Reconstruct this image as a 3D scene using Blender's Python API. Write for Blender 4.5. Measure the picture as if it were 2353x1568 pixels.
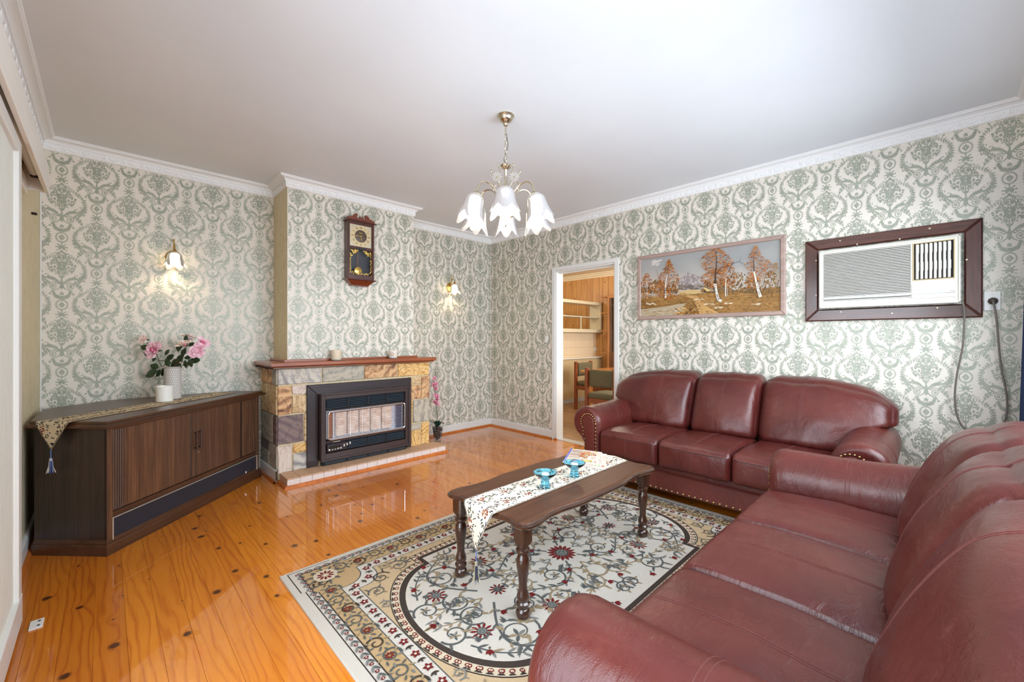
import bpy, bmesh, math, random
from math import sin, cos, pi, radians, sqrt, atan2, exp, hypot
from mathutils import Vector, Matrix, noise
from mathutils.bvhtree import BVHTree
for o in list(bpy.data.objects): bpy.data.objects.remove(o)
S = bpy.context.scene
COL = S.collection
R = random.Random(11)

# ---------------------------------------------------------------- camera
FPX, CXP, HYP, CAMH = 954.0, 1176.5, 778.7, 1.25          # focal length and horizon in photo pixels
YAW = radians(45.54)                                       # view direction from the +x axis
FW = Vector((cos(YAW), sin(YAW), 0)); RT = Vector((sin(YAW), -cos(YAW), 0))
CAM = Vector((-3.992, -4.508, CAMH))
cd = bpy.data.cameras.new('camera'); cam = bpy.data.objects.new('camera', cd); COL.objects.link(cam)
cam.location = CAM; cam.rotation_euler = (pi/2, 0, YAW - pi/2)
cd.sensor_fit = 'HORIZONTAL'; cd.sensor_width = 36; cd.lens = 36*FPX/2353; cd.shift_y = -(784-HYP)/2353
cd.clip_start = .03; S.camera = cam

# ---------------------------------------------------------------- exposure, world, daylight
S.view_settings.view_transform = 'Standard'; S.view_settings.look = 'None'
S.view_settings.gamma = 1; S.view_settings.use_curve_mapping = False
S.view_settings.exposure = 0.2
S.cycles.max_bounces = 10; S.cycles.diffuse_bounces = 6
w = bpy.data.worlds.new('sky'); S.world = w; w.use_nodes = True
w.node_tree.nodes['Background'].inputs[0].default_value = (.72, .85, 1, 1)
w.node_tree.nodes['Background'].inputs[1].default_value = 2.0

def area(name, loc, rot, sx, sy, power, col, spread=180):
    l = bpy.data.lights.new(name, 'AREA'); l.shape = 'RECTANGLE'; l.size = sx; l.size_y = sy; l.energy = power; l.color = col; l.spread = radians(spread)
    o = bpy.data.objects.new(name, l); COL.objects.link(o); o.location = loc; o.rotation_euler = rot
    return o
def point(name, loc, power, col, r=.03, parent=None):
    l = bpy.data.lights.new(name, 'POINT'); l.energy = power; l.color = col; l.shadow_soft_size = r
    o = bpy.data.objects.new(name, l); COL.objects.link(o); o.location = loc
    if parent: o.parent = parent
    return o
# daylight through the south window behind the long sofa, an added unseen glass door and the kitchen window
area('daylight_window', (-1.95, -5.05, 1.6), (pi/2-radians(20), 0, 0), 3.1, 1.35, 85, (.82, .91, 1), 150)
area('added_west_daylight', (-4.46, -3.75, 1.15), (pi/2-radians(15), 0, -pi/2), 1.5, 2.0, 44, (.84, .92, 1), 150)
area('daylight_kitchen_window', (1.8, -2.75, 1.5), (pi/2, 0, 0), 1.8, 1.1, 60, (1, .95, .86))

# ---------------------------------------------------------------- photo pixel -> place on a known plane
def ray(x, y): return FW + RT*((x-CXP)/FPX) + Vector((0, 0, (HYP-y)/FPX))
def onz(x, y, z=0): r = ray(x, y); return CAM + r*((z-CAMH)/r.z)
def onx(x, y, X=0): r = ray(x, y); return CAM + r*((X-CAM.x)/r.x)
def ony(x, y, Y=0): r = ray(x, y); return CAM + r*((Y-CAM.y)/r.y)
def onplane(x, y, p, n): r = ray(x, y); return CAM + r*((Vector(p)-CAM).dot(n)/r.dot(n))

# ---------------------------------------------------------------- mesh builder
class MB:
    def __init__(s): s.V = []; s.F = []; s.M = []; s.S = []; s.C = []
    def add(s, vs, fs, mi=0, sm=False, T=None, col=None):
        o = len(s.V)
        for v in vs:
            v = Vector(v)
            if T is not None: v = T @ v
            s.V.append(v)
        for f in fs:
            s.F.append([o+i for i in f]); s.M.append(mi); s.S.append(sm); s.C.append(col)
        return s
    def box(s, x0, x1, y0, y1, z0, z1, mi=0, T=None):
        vs = [(x, y, z) for x in (x0, x1) for y in (y0, y1) for z in (z0, z1)]
        return s.add(vs, [(0,1,3,2),(4,6,7,5),(0,4,5,1),(2,3,7,6),(0,2,6,4),(1,5,7,3)], mi, False, T)
    def cbox(s, x0, x1, y0, y1, z0, z1, c=.003, mi=0, T=None):
        """box with chamfered edges, 44 triangles"""
        X = (x0, x1); Y = (y0, y1); Z = (z0, z1); vs = []; idx = {}
        for i in (0,1):
            for j in (0,1):
                for k in (0,1):
                    sx, sy, sz = (1-2*i)*c, (1-2*j)*c, (1-2*k)*c
                    for a, v in enumerate(((X[i], Y[j]+sy, Z[k]+sz), (X[i]+sx, Y[j], Z[k]+sz), (X[i]+sx, Y[j]+sy, Z[k]))):
                        idx[i,j,k,a] = len(vs); vs.append(v)
        f = []
        for i in (0,1): f.append([idx[i,j,k,0] for j,k in ((0,0),(1,0),(1,1),(0,1))])
        for j in (0,1): f.append([idx[i,j,k,1] for i,k in ((0,0),(1,0),(1,1),(0,1))])
        for k in (0,1): f.append([idx[i,j,k,2] for i,j in ((0,0),(1,0),(1,1),(0,1))])
        for i in (0,1):
            for j in (0,1): f.append([idx[i,j,0,0], idx[i,j,1,0], idx[i,j,1,1], idx[i,j,0,1]])
            for k in (0,1): f.append([idx[i,0,k,0], idx[i,1,k,0], idx[i,1,k,2], idx[i,0,k,2]])
        for j in (0,1):
            for k in (0,1): f.append([idx[0,j,k,1], idx[1,j,k,1], idx[1,j,k,2], idx[0,j,k,2]])
        for i in (0,1):
            for j in (0,1):
                for k in (0,1): f.append([idx[i,j,k,a] for a in (0,1,2)])
        return s.add(vs, f, mi, False, T)
    def prism(s, poly, a0, a1, ax='z', mi=0, T=None, c=0):
        """extrude a 2d polygon along an axis; x: (y,z)  y: (x,z)  z: (x,y); c = chamfer at the a1 end"""
        n = len(poly)
        mp = {'x': lambda p, a: (a, p[0], p[1]), 'y': lambda p, a: (p[0], a, p[1]), 'z': lambda p, a: (p[0], p[1], a)}[ax]
        if c:
            ins = inset(poly, c); d = c if a1 > a0 else -c
            vs = [mp(p, a0) for p in poly] + [mp(p, a1-d) for p in poly] + [mp(p, a1) for p in ins]; L = 3
        else:
            vs = [mp(p, a0) for p in poly] + [mp(p, a1) for p in poly]; L = 2
        fs = [list(range(n))[::-1], [(L-1)*n+i for i in range(n)]]
        for l in range(L-1):
            for i in range(n): fs.append((l*n+i, l*n+(i+1) % n, (l+1)*n+(i+1) % n, (l+1)*n+i))
        return s.add(vs, fs, mi, False, T)
    def lathe(s, prof, n=24, cen=(0,0,0), mi=0, T=None, sm=True, cap=True):
        vs = []; fs = []; m = len(prof)
        for r, z in prof:
            for k in range(n): t = 2*pi*k/n; vs.append((cen[0]+r*cos(t), cen[1]+r*sin(t), cen[2]+z))
        for i in range(m-1):
            for k in range(n): fs.append((i*n+k, i*n+(k+1) % n, (i+1)*n+(k+1) % n, (i+1)*n+k))
        if cap:
            if prof[0][0] > 1e-5: fs.append(list(range(n))[::-1])
            if prof[-1][0] > 1e-5: fs.append([(m-1)*n+k for k in range(n)])
        return s.add(vs, fs, mi, sm, T)
    def tube(s, pts, r, n=8, mi=0, T=None, cap=True, closed=False):
        pts = [Vector(p) for p in pts]; m = len(pts); rr = r if hasattr(r, '__len__') else [r]*m
        vs = []; fs = []; up = None
        for i, p in enumerate(pts):
            if closed: d = pts[(i+1) % m]-pts[i-1]
            else: d = pts[min(i+1, m-1)]-pts[max(i-1, 0)]
            d = d.normalized() if d.length > 1e-9 else Vector((0,0,1))
            if up is None: up = Vector((0,0,1)) if abs(d.z) < .9 else Vector((1,0,0))
            a = d.cross(up); a = a.normalized() if a.length > 1e-6 else Vector((1,0,0)); b = a.cross(d).normalized(); up = b
            for k in range(n): t = 2*pi*k/n; vs.append(p + a*(rr[i]*cos(t)) + b*(rr[i]*sin(t)))
        for i in range(m if closed else m-1):
            j = (i+1) % m
            for k in range(n): fs.append((i*n+k, i*n+(k+1) % n, j*n+(k+1) % n, j*n+k))
        if cap and not closed: fs += [list(range(n))[::-1], [(m-1)*n+k for k in range(n)]]
        return s.add(vs, fs, mi, True, T)
    def grid(s, fn, nu, nv, mi=0, T=None, sm=True, wrap=False):
        vs = [fn(i/nu, j/nv) for i in range(nu+1) for j in range(nv+1)]
        fs = [(i*(nv+1)+j, (i+1)*(nv+1)+j, (i+1)*(nv+1)+j+1, i*(nv+1)+j+1) for i in range(nu) for j in range(nv)]
        return s.add(vs, fs, mi, sm, T)
    def sphere(s, c, r, n=10, mi=0, T=None, sz=1):
        return s.lathe([(max(r*sin(pi*i/n), 1e-6), -r*cos(pi*i/n)*sz) for i in range(n+1)], n+4, c, mi, T, True, False)

def inset(poly, d):
    n = len(poly); out = []
    A = sum(poly[i][0]*poly[(i+1) % n][1]-poly[(i+1) % n][0]*poly[i][1] for i in range(n))
    sg = 1 if A > 0 else -1
    for i in range(n):
        p0, p1, p2 = Vector(poly[i-1][:2]), Vector(poly[i][:2]), Vector(poly[(i+1) % n][:2])
        a = (p1-p0).normalized(); b = (p2-p1).normalized()
        n1 = Vector((-a.y, a.x)); n2 = Vector((-b.y, b.x)); m = n1+n2
        k = m.dot(n1); m = m/(k if abs(k) > .25 else .25)
        q = p1 + m*(d*sg); out.append((q.x, q.y))
    return out
def arc(cx, cy, r, a0, a1, n=8, ry=None):
    return [(cx+r*cos(radians(a0+(a1-a0)*i/n)), cy+(ry or r)*sin(radians(a0+(a1-a0)*i/n))) for i in range(n+1)]
def bez(pts, n=10):
    """Catmull-Rom curve through points"""
    P = [Vector(p) for p in pts]; out = []
    for i in range(len(P)-1):
        p0, p1, p2, p3 = P[max(i-1, 0)], P[i], P[i+1], P[min(i+2, len(P)-1)]
        for k in range(n):
            t = k/n
            out.append(.5*((2*p1)+(p2-p0)*t+(2*p0-5*p1+4*p2-p3)*t*t+(3*p1-p0-3*p2+p3)*t**3))
    out.append(P[-1]); return out
def lerp(a, b, t): return a+(b-a)*t
def sstep(a, b, x):
    t = min(1, max(0, (x-a)/(b-a))); return t*t*(3-2*t)

def obj(name, mb, mats, parent=None, loc=None, rz=0, fix=True, sharp=38, rot=None):
    me = bpy.data.meshes.new(name)
    me.from_pydata([tuple(v) for v in mb.V], [], mb.F)
    if not isinstance(mats, (list, tuple)): mats = [mats]
    for m in mats: me.materials.append(m)
    me.polygons.foreach_set('material_index', mb.M); me.polygons.foreach_set('use_smooth', mb.S)
    if any(c is not None for c in mb.C):
        ca = me.color_attributes.new('Col', 'FLOAT_COLOR', 'CORNER'); buf = []
        for f, c in zip(mb.F, mb.C):
            cc = c or (1, 1, 1, 1)
            for k in range(len(f)): buf += list(cc[k] if isinstance(cc, list) else cc)
        ca.data.foreach_set('color', buf)
    if fix:
        bm = bmesh.new(); bm.from_mesh(me); bmesh.ops.recalc_face_normals(bm, faces=bm.faces); bm.to_mesh(me); bm.free()
    me.update()
    if sharp and any(mb.S): me.set_sharp_from_angle(angle=radians(sharp))
    o = bpy.data.objects.new(name, me); COL.objects.link(o)
    if parent: o.parent = parent
    if loc is not None: o.location = loc
    if rz: o.rotation_euler = (0, 0, rz)
    if rot: o.rotation_euler = rot
    return o
def tag(o, label=None, cat=None, group=None, kind=None):
    if label: o['label'] = label
    if cat: o['category'] = cat
    if group: o['group'] = group
    if kind: o['kind'] = kind
    return o
def thing(name, label, cat, loc=(0,0,0), rz=0, group=None, kind=None):
    o = bpy.data.objects.new(name, None); COL.objects.link(o); o.empty_display_size = .05
    o.location = loc; o.rotation_euler = (0, 0, rz)
    return tag(o, label, cat, group, kind)
def dup(o, loc=None, rz=None, label=None, parent=None):
    c = o.copy(); COL.objects.link(c); c.parent = parent
    if loc is not None: c.location = loc
    if rz is not None: c.rotation_euler = (0, 0, rz)
    if label: c['label'] = label
    for ch in list(o.children): dup(ch, parent=c)
    return c
def piece(name, src, loc, parent, rz=0, scale=None):
    """another piece sharing the mesh of src"""
    o = bpy.data.objects.new(name, src.data); COL.objects.link(o); o.parent = parent; o.location = loc
    if rz: o.rotation_euler = (0, 0, rz)
    if scale: o.scale = scale
    return o
def text(s, size, loc, rot, m, parent, depth=.0004, name='lettering', align='CENTER', sx=1):
    cu = bpy.data.curves.new(name, 'FONT'); cu.body = s; cu.size = size; cu.extrude = depth
    cu.align_x = align; cu.align_y = 'CENTER'; cu.resolution_u = 2
    t = bpy.data.objects.new(name, cu); COL.objects.link(t)
    dg = bpy.context.evaluated_depsgraph_get(); me = bpy.data.meshes.new_from_object(t.evaluated_get(dg))
    bpy.data.objects.remove(t)
    o = bpy.data.objects.new(name, me); COL.objects.link(o); me.materials.clear(); me.materials.append(m)
    o.parent = parent; o.location = loc; o.rotation_euler = rot; o.scale = (sx, 1, 1)
    return o

# ---------------------------------------------------------------- materials (all node based)
def lin(v): v /= 255; return v/12.92 if v <= .04045 else ((v+.055)/1.055)**2.4
def c3(r, g, b): return (lin(r), lin(g), lin(b), 1)
def nd(nt, t, ins=None, **kw):
    n = nt.nodes.new(t)
    for k, v in kw.items(): setattr(n, k, v)
    for k, v in (ins or {}).items():
        s = n.inputs[k]
        if isinstance(v, bpy.types.NodeSocket): nt.links.new(v, s)
        else: s.default_value = v
    return n
def newmat(name):
    m = bpy.data.materials.new(name); m.use_nodes = True
    return m, m.node_tree, m.node_tree.nodes['Principled BSDF']
def ramp(nt, fac, stops):
    n = nd(nt, 'ShaderNodeValToRGB', {0: fac}); e = n.color_ramp.elements
    while len(e) < len(stops): e.new(.5)
    for q, (p, c) in zip(e, stops): q.position = p; q.color = c
    return n.outputs[0]
def mth(nt, op, a, b=None, c=None):
    ins = {0: a}
    if b is not None: ins[1] = b
    if c is not None: ins[2] = c
    return nd(nt, 'ShaderNodeMath', ins, operation=op).outputs[0]
def coords(nt, scale=(1,1,1), rnd=0):
    t = nd(nt, 'ShaderNodeTexCoord'); v = t.outputs['Object']
    if rnd:
        oi = nd(nt, 'ShaderNodeObjectInfo')
        off = nd(nt, 'ShaderNodeVectorMath', {0: (rnd, rnd*1.7, rnd*.6)}, operation='SCALE'); nt.links.new(oi.outputs['Random'], off.inputs['Scale'])
        v = nd(nt, 'ShaderNodeVectorMath', {0: v, 1: off.outputs[0]}, operation='ADD').outputs[0]
    return nd(nt, 'ShaderNodeMapping', {'Vector': v, 'Scale': scale}).outputs[0]
def noi(nt, v, scale, det=4, rough=.55, dist=0):
    return nd(nt, 'ShaderNodeTexNoise', {'Vector': v, 'Scale': scale, 'Detail': det, 'Roughness': rough, 'Distortion': dist}).outputs[0]
def bump(nt, b, h, strength=.3, dist=.002):
    n = nd(nt, 'ShaderNodeBump', {'Height': h, 'Strength': strength, 'Distance': dist}); nt.links.new(n.outputs[0], b.inputs['Normal'])
def plain(name, col, rough=.5, metal=0, spec=.5, coat=0, var=None, vs=20, bs=None, bst=.2, bd=.001, trans=0, ior=None, alpha=None):
    """one colour, with optional second colour by noise (var), and fine relief"""
    m, nt, b = newmat(name)
    b.inputs['Base Color'].default_value = col; b.inputs['Roughness'].default_value = rough; b.inputs['Metallic'].default_value = metal
    b.inputs['Specular IOR Level'].default_value = spec; b.inputs['Coat Weight'].default_value = coat; b.inputs['Coat Roughness'].default_value = .1
    if trans: b.inputs['Transmission Weight'].default_value = trans
    if ior: b.inputs['IOR'].default_value = ior
    if var or bs: v = coords(nt, rnd=3)
    if var:
        f = ramp(nt, noi(nt, v, vs), [(.35, col), (.68, var)]); nt.links.new(f, b.inputs['Base Color'])
    if bs: bump(nt, b, noi(nt, v, bs, 3), bst, bd)
    return m
def wood(name, c1, c2, s=(40, 40, 2.5), rough=.4, coat=.2, rings=3, bst=.15, c0=None):
    """straight grained timber, grain along the axis with the small scale"""
    m, nt, b = newmat(name)
    v = coords(nt, s, rnd=30)
    n1 = noi(nt, v, 1.0, 6, .65, .6)
    v2 = coords(nt, (s[0]*.12, s[1]*.12, s[2]*.25), rnd=30)
    n2 = noi(nt, v2, 1.0, 3, .5)
    f = mth(nt, 'ADD', mth(nt, 'MULTIPLY', n1, .65), mth(nt, 'MULTIPLY', n2, .35))
    col = ramp(nt, f, [(.36, c1), (.64, c2)] if not c0 else [(.33, c1), (.5, c0), (.66, c2)])
    nt.links.new(col, b.inputs['Base Color'])
    b.inputs['Roughness'].default_value = rough; b.inputs['Coat Weight'].default_value = coat; b.inputs['Coat Roughness'].default_value = .15
    bump(nt, b, n1, bst, .0008)
    return m
def pine_floor(name):
    m, nt, b = newmat(name)
    t = nd(nt, 'ShaderNodeTexCoord'); oi = nd(nt, 'ShaderNodeObjectInfo'); rn = oi.outputs['Random']
    off = nd(nt, 'ShaderNodeVectorMath', {0: (7.3, 61, 0)}, operation='SCALE'); nt.links.new(rn, off.inputs['Scale'])
    P = nd(nt, 'ShaderNodeVectorMath', {0: t.outputs['Object'], 1: off.outputs[0]}, operation='ADD').outputs[0]
    def M(sc): return nd(nt, 'ShaderNodeMapping', {'Vector': P, 'Scale': sc}).outputs[0]
    vor = nd(nt, 'ShaderNodeTexVoronoi', {'Vector': M((6.2, 5.2, .001)), 'Scale': 1.0, 'Randomness': 1.0}, voronoi_dimensions='2D')
    sep = nd(nt, 'ShaderNodeSeparateColor', {0: vor.outputs['Color']})
    pick = mth(nt, 'GREATER_THAN', sep.outputs[0], .62)
    size = mth(nt, 'MULTIPLY_ADD', sep.outputs[1], .12, .025)
    d = mth(nt, 'ADD', vor.outputs['Distance'], mth(nt, 'MULTIPLY', mth(nt, 'SUBTRACT', noi(nt, M((40, 30, 1)), 1, 2), .5), .05))
    knot = mth(nt, 'MULTIPLY', mth(nt, 'SUBTRACT', 1.0, nd(nt, 'ShaderNodeMapRange', {0: d, 1: mth(nt, 'MULTIPLY', size, .55), 2: size, 3: 0.0, 4: 1.0}).outputs[0]), pick)
    halo = mth(nt, 'MULTIPLY', mth(nt, 'POWER', 2.718, mth(nt, 'MULTIPLY', d, -9.0)), pick)
    sx = nd(nt, 'ShaderNodeSeparateXYZ', {0: P})
    wob = noi(nt, M((5, .75, 1)), 1, 3, .5)
    ph = mth(nt, 'ADD', mth(nt, 'ADD', mth(nt, 'MULTIPLY', sx.outputs[0], 190), mth(nt, 'MULTIPLY', wob, 46)), mth(nt, 'MULTIPLY', halo, 9))
    ring = mth(nt, 'MULTIPLY', mth(nt, 'POWER', mth(nt, 'MULTIPLY_ADD', mth(nt, 'SINE', ph), .5, .5), 3.5), mth(nt, 'MULTIPLY_ADD', noi(nt, M((4, .5, 1)), 1, 2), 1.6, .1))
    fine = noi(nt, M((160, 5, 1)), 1, 3, .6)
    g = mth(nt, 'ADD', mth(nt, 'MULTIPLY', ring, .38), mth(nt, 'MULTIPLY', fine, .68))
    base = ramp(nt, g, [(.15, c3(220, 145, 40)), (.55, c3(206, 125, 26)), (.95, c3(174, 89, 16))])
    # board to board tone
    tone = ramp(nt, rn, [(0, c3(255, 242, 222)), (.5, c3(246, 228, 208)), (1, c3(230, 204, 180))])
    mx = nd(nt, 'ShaderNodeMix', {0: 1.0, 6: base, 7: tone}, data_type='RGBA', blend_type='MULTIPLY').outputs[2]
    mx = nd(nt, 'ShaderNodeMix', {0: mth(nt, 'MULTIPLY', halo, .35), 6: mx, 7: c3(150, 66, 14)}, data_type='RGBA').outputs[2]
    mx = nd(nt, 'ShaderNodeMix', {0: mth(nt, 'MULTIPLY', knot, .93), 6: mx, 7: c3(62, 26, 10)}, data_type='RGBA').outputs[2]
    nt.links.new(mx, b.inputs['Base Color'])
    b.inputs['Roughness'].default_value = .3; b.inputs['Coat Weight'].default_value = 1.0; b.inputs['Coat Roughness'].default_value = .035
    cb = nd(nt, 'ShaderNodeBump', {'Height': noi(nt, M((9, 2.2, 1)), 1, 2), 'Strength': .06, 'Distance': .003})
    nt.links.new(cb.outputs[0], b.inputs['Coat Normal'])
    return m
def leather(name, c1, c2, c4, rough=.31, s=1.0):
    m, nt, b = newmat(name); v = coords(nt, rnd=5)
    big = noi(nt, v, 3.2*s, 3, .55)
    worn = noi(nt, v, 9*s, 6, .7, .5)
    col = ramp(nt, big, [(.3, c1), (.7, c2)])
    # rubbed streaks where the finish has worn
    st = noi(nt, nd(nt, 'ShaderNodeMapping', {'Vector': v, 'Scale': (30, 9, 14), 'Rotation': (.3, .4, .7)}).outputs[0], 1.0, 5, .75, 1.2)
    f = mth(nt, 'MULTIPLY', nd(nt, 'ShaderNodeMapRange', {0: st, 1: .56, 2: .8, 3: 0.0, 4: .55}).outputs[0], worn)
    mx = nd(nt, 'ShaderNodeMix', {0: f, 6: col, 7: c4}, data_type='RGBA').outputs[2]
    nt.links.new(mx, b.inputs['Base Color'])
    rr = nd(nt, 'ShaderNodeMapRange', {0: worn, 1: .3, 2: .7, 3: rough-.07, 4: rough+.1}).outputs[0]; nt.links.new(rr, b.inputs['Roughness'])
    b.inputs['Specular IOR Level'].default_value = .5
    crease = noi(nt, nd(nt, 'ShaderNodeMapping', {'Vector': v, 'Scale': (7, 16, 5)}).outputs[0], 1.0, 4, .6, 1.5)
    grain = nd(nt, 'ShaderNodeTexVoronoi', {'Vector': v, 'Scale': 420.0}).outputs['Distance']
    h = mth(nt, 'ADD', mth(nt, 'MULTIPLY', crease, 1.0), mth(nt, 'MULTIPLY', grain, .06))
    bump(nt, b, h, .34, .012)
    return m
def vcol(name, rough=.6, bs=None, bst=.3, spec=.4):
    """colour of each patch of print or paint is stored on its own face"""
    m, nt, b = newmat(name)
    a = nd(nt, 'ShaderNodeAttribute', attribute_name='Col'); nt.links.new(a.outputs['Color'], b.inputs['Base Color'])
    b.inputs['Roughness'].default_value = rough; b.inputs['Specular IOR Level'].default_value = spec
    if bs: bump(nt, b, noi(nt, coords(nt), bs, 4), bst, .001)
    return m
def moire(name, c1, c2):
    """olive watered paper with long vertical streaks"""
    m, nt, b = newmat(name); v = coords(nt, (34, 34, 5))
    n = noi(nt, v, 1, 5, .6, 1.4); v2 = coords(nt, (170, 170, 30)); n2 = noi(nt, v2, 1, 3)
    f = mth(nt, 'ADD', mth(nt, 'MULTIPLY', n, .7), mth(nt, 'MULTIPLY', n2, .3))
    nt.links.new(ramp(nt, f, [(.42, c1), (.52, c2), (.6, c1)]), b.inputs['Base Color'])
    b.inputs['Roughness'].default_value = .55; bump(nt, b, f, .2, .001)
    return m
def paper(name, c1, c2):
    """cream embossed paper with a horizontal slub"""
    m, nt, b = newmat(name); v = coords(nt, (30, 30, 420)); n = noi(nt, v, 1, 3, .6)
    v2 = coords(nt, (45, 45, 130)); n2 = noi(nt, v2, 1, 3, .6, .8)
    nt.links.new(ramp(nt, mth(nt, 'ADD', mth(nt, 'MULTIPLY', n, .5), mth(nt, 'MULTIPLY', n2, .5)), [(.35, c1), (.65, c2)]), b.inputs['Base Color'])
    b.inputs['Roughness'].default_value = .48; bump(nt, b, n2, .25, .0015)
    return m
def sandstone(name, cols, wav=5, dist=6):
    m, nt, b = newmat(name); v = coords(nt, rnd=9)
    oi = nd(nt, 'ShaderNodeObjectInfo')
    rot = nd(nt, 'ShaderNodeVectorRotate', {'Vector': v, 'Axis': (0, 1, 0), 'Angle': mth(nt, 'MULTIPLY', oi.outputs['Random'], 3.0)}).outputs[0]
    wv = nd(nt, 'ShaderNodeTexWave', {'Vector': rot, 'Scale': float(wav), 'Distortion': float(dist)*2.2, 'Detail': 3.0, 'Detail Scale': .7, 'Detail Roughness': .55}).outputs['Fac']
    n = noi(nt, rot, 3.6, 5, .6, 1.6)
    f = mth(nt, 'ADD', mth(nt, 'MULTIPLY', wv, .24), mth(nt, 'MULTIPLY', n, .76))
    base = ramp(nt, f, list(zip([.26, .42, .56, .74], cols)))
    vn = mth(nt, 'ABSOLUTE', mth(nt, 'SUBTRACT', noi(nt, nd(nt, 'ShaderNodeVectorMath', {0: rot, 1: (5.3, 2.1, 7.7)}, operation='ADD').outputs[0], 3.0, 4, .6, 2.2), .5))
    vm = nd(nt, 'ShaderNodeMapRange', {0: vn, 1: .0, 2: .022, 3: .75, 4: 0.0}).outputs[0]
    nt.links.new(nd(nt, 'ShaderNodeMix', {0: vm, 6: base, 7: cols[0]}, data_type='RGBA').outputs[2], b.inputs['Base Color'])
    b.inputs['Roughness'].default_value = .62; bump(nt, b, noi(nt, v, 55, 5, .65), .5, .003)
    return m
def shade_glass(name, col):
    """frosted white glass that lets the lamp glow through"""
    m = bpy.data.materials.new(name); m.use_nodes = True; nt = m.node_tree; nt.nodes.clear()
    t = nd(nt, 'ShaderNodeBsdfTranslucent', {'Color': col}); d = nd(nt, 'ShaderNodeBsdfDiffuse', {'Color': col}); g = nd(nt, 'ShaderNodeBsdfGlossy', {'Color': (1,1,1,1), 'Roughness': .15})
    a = nd(nt, 'ShaderNodeMixShader', {0: .2, 1: t.outputs[0], 2: d.outputs[0]}); fr = nd(nt, 'ShaderNodeFresnel', {0: 1.35})
    b = nd(nt, 'ShaderNodeMixShader', {0: fr.outputs[0], 1: a.outputs[0], 2: g.outputs[0]})
    o = nd(nt, 'ShaderNodeOutputMaterial'); nt.links.new(b.outputs[0], o.inputs[0]); return m
def pane_glass(name, tint=(1, 1, 1, 1), refl=1.45):
    m = bpy.data.materials.new(name); m.use_nodes = True; nt = m.node_tree; nt.nodes.clear()
    t = nd(nt, 'ShaderNodeBsdfTransparent', {'Color': tint}); g = nd(nt, 'ShaderNodeBsdfGlossy', {'Color': (1,1,1,1), 'Roughness': .03})
    fr = nd(nt, 'ShaderNodeFresnel', {0: refl}); bf = nd(nt, 'ShaderNodeNewGeometry').outputs['Backfacing']        # only the outer face of the sheet mirrors
    b = nd(nt, 'ShaderNodeMixShader', {0: mth(nt, 'MULTIPLY', fr.outputs[0], mth(nt, 'SUBTRACT', 1.0, bf)), 1: t.outputs[0], 2: g.outputs[0]})
    o = nd(nt, 'ShaderNodeOutputMaterial'); nt.links.new(b.outputs[0], o.inputs[0]); return m
def emis(name, col, strength):
    m, nt, b = newmat(name); b.inputs['Base Color'].default_value = col
    b.inputs['Emission Color'].default_value = col; b.inputs['Emission Strength'].default_value = strength; return m

m_ceil = plain('ceiling_paint', c3(228, 232, 237), .7, var=c3(224, 228, 233), vs=1.5, bs=220, bst=.12)
m_white = plain('white_gloss_paint', c3(224, 223, 219), .35, coat=.1)
m_cornice = plain('plaster_white', c3(236, 236, 236), .5)
m_paper = paper('cream_wallpaper', c3(231, 224, 212), c3(218, 210, 197))
m_print = plain('sage_print', c3(170, 173, 156), .4, metal=.12, var=c3(152, 157, 142), vs=60)
m_moire = moire('olive_moire_paper', c3(200, 186, 146), c3(224, 212, 180))
m_doorpaper = moire('pale_moire_paper', c3(222, 226, 216), c3(234, 236, 228))
m_floor = pine_floor('varnished_pine')
m_dark = plain('dark_gap', c3(40, 24, 14), .8)
m_quad = wood('pine_quad_trim', c3(170, 84, 26), c3(206, 120, 48), (40, 40, 3), .35, .4)
m_cream = plain('cream_wall', c3(225, 212, 184), .6)

# ================================================================ THE ROOM
WX, SY, CH = -4.325, -4.93, 2.71          # west wall, south wall, ceiling height
CB0, CB1, CBY = -2.817, -1.525, -.42      # chimney breast
DY0, DY1, DH = -2.057, -1.212, 2.088      # doorway to the kitchen
def struct(o, label=None, cat=None): o['kind'] = 'structure'; return tag(o, label, cat)

# ---- floor: dark bed and one object for each board
mb = MB(); mb.box(WX-.12, .1, SY-.1, .1, -.08, -.021)
fl = struct(obj('floor', mb, m_dark), 'varnished orange pine floorboards running towards the fireplace wall', 'floor')
mb = MB(); mb.cbox(.0003, .0997, 0, -SY, -.02, 0, .0008)
first = obj('plank', mb, m_floor, fl, (WX, SY, 0))
for i in range(1, 44): piece('plank', first, (WX+.1*i - (.0 if i < 43 else .001), SY, 0), fl)

# ---- wallpaper print: one repeat is .365 wide and .497 high, half-drop
def leaf(u, v, a, L, W):
    ca, sa = cos(a), sin(a)
    q = [(0, 0), (.3, .42), (.62, .46), (1, 0), (.62, -.46), (.3, -.42)]
    return [(u+ca*x*L-sa*y*W, v+sa*x*L+ca*y*W) for x, y in q]
def blob(u, v, r, n=6, rnd=R):
    t0 = rnd.random()*6; return [(u+r*(.75+.4*rnd.random())*cos(t0+2*pi*k/n), v+r*(.75+.4*rnd.random())*sin(t0+2*pi*k/n)) for k in range(n)]
def stripq(pts, w0, w1=None):
    w1 = w0 if w1 is None else w1; out = []; n = len(pts); L = []
    for i, p in enumerate(pts):
        a = Vector(pts[max(i-1, 0)]); b = Vector(pts[min(i+1, n-1)]); d = (b-a).normalized(); w = lerp(w0, w1, i/max(n-1, 1))/2
        L.append(((p[0]-d.y*w, p[1]+d.x*w), (p[0]+d.y*w, p[1]-d.x*w)))
    for i in range(n-1): out.append([L[i][0], L[i+1][0], L[i+1][1], L[i][1]])
    return out
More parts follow.
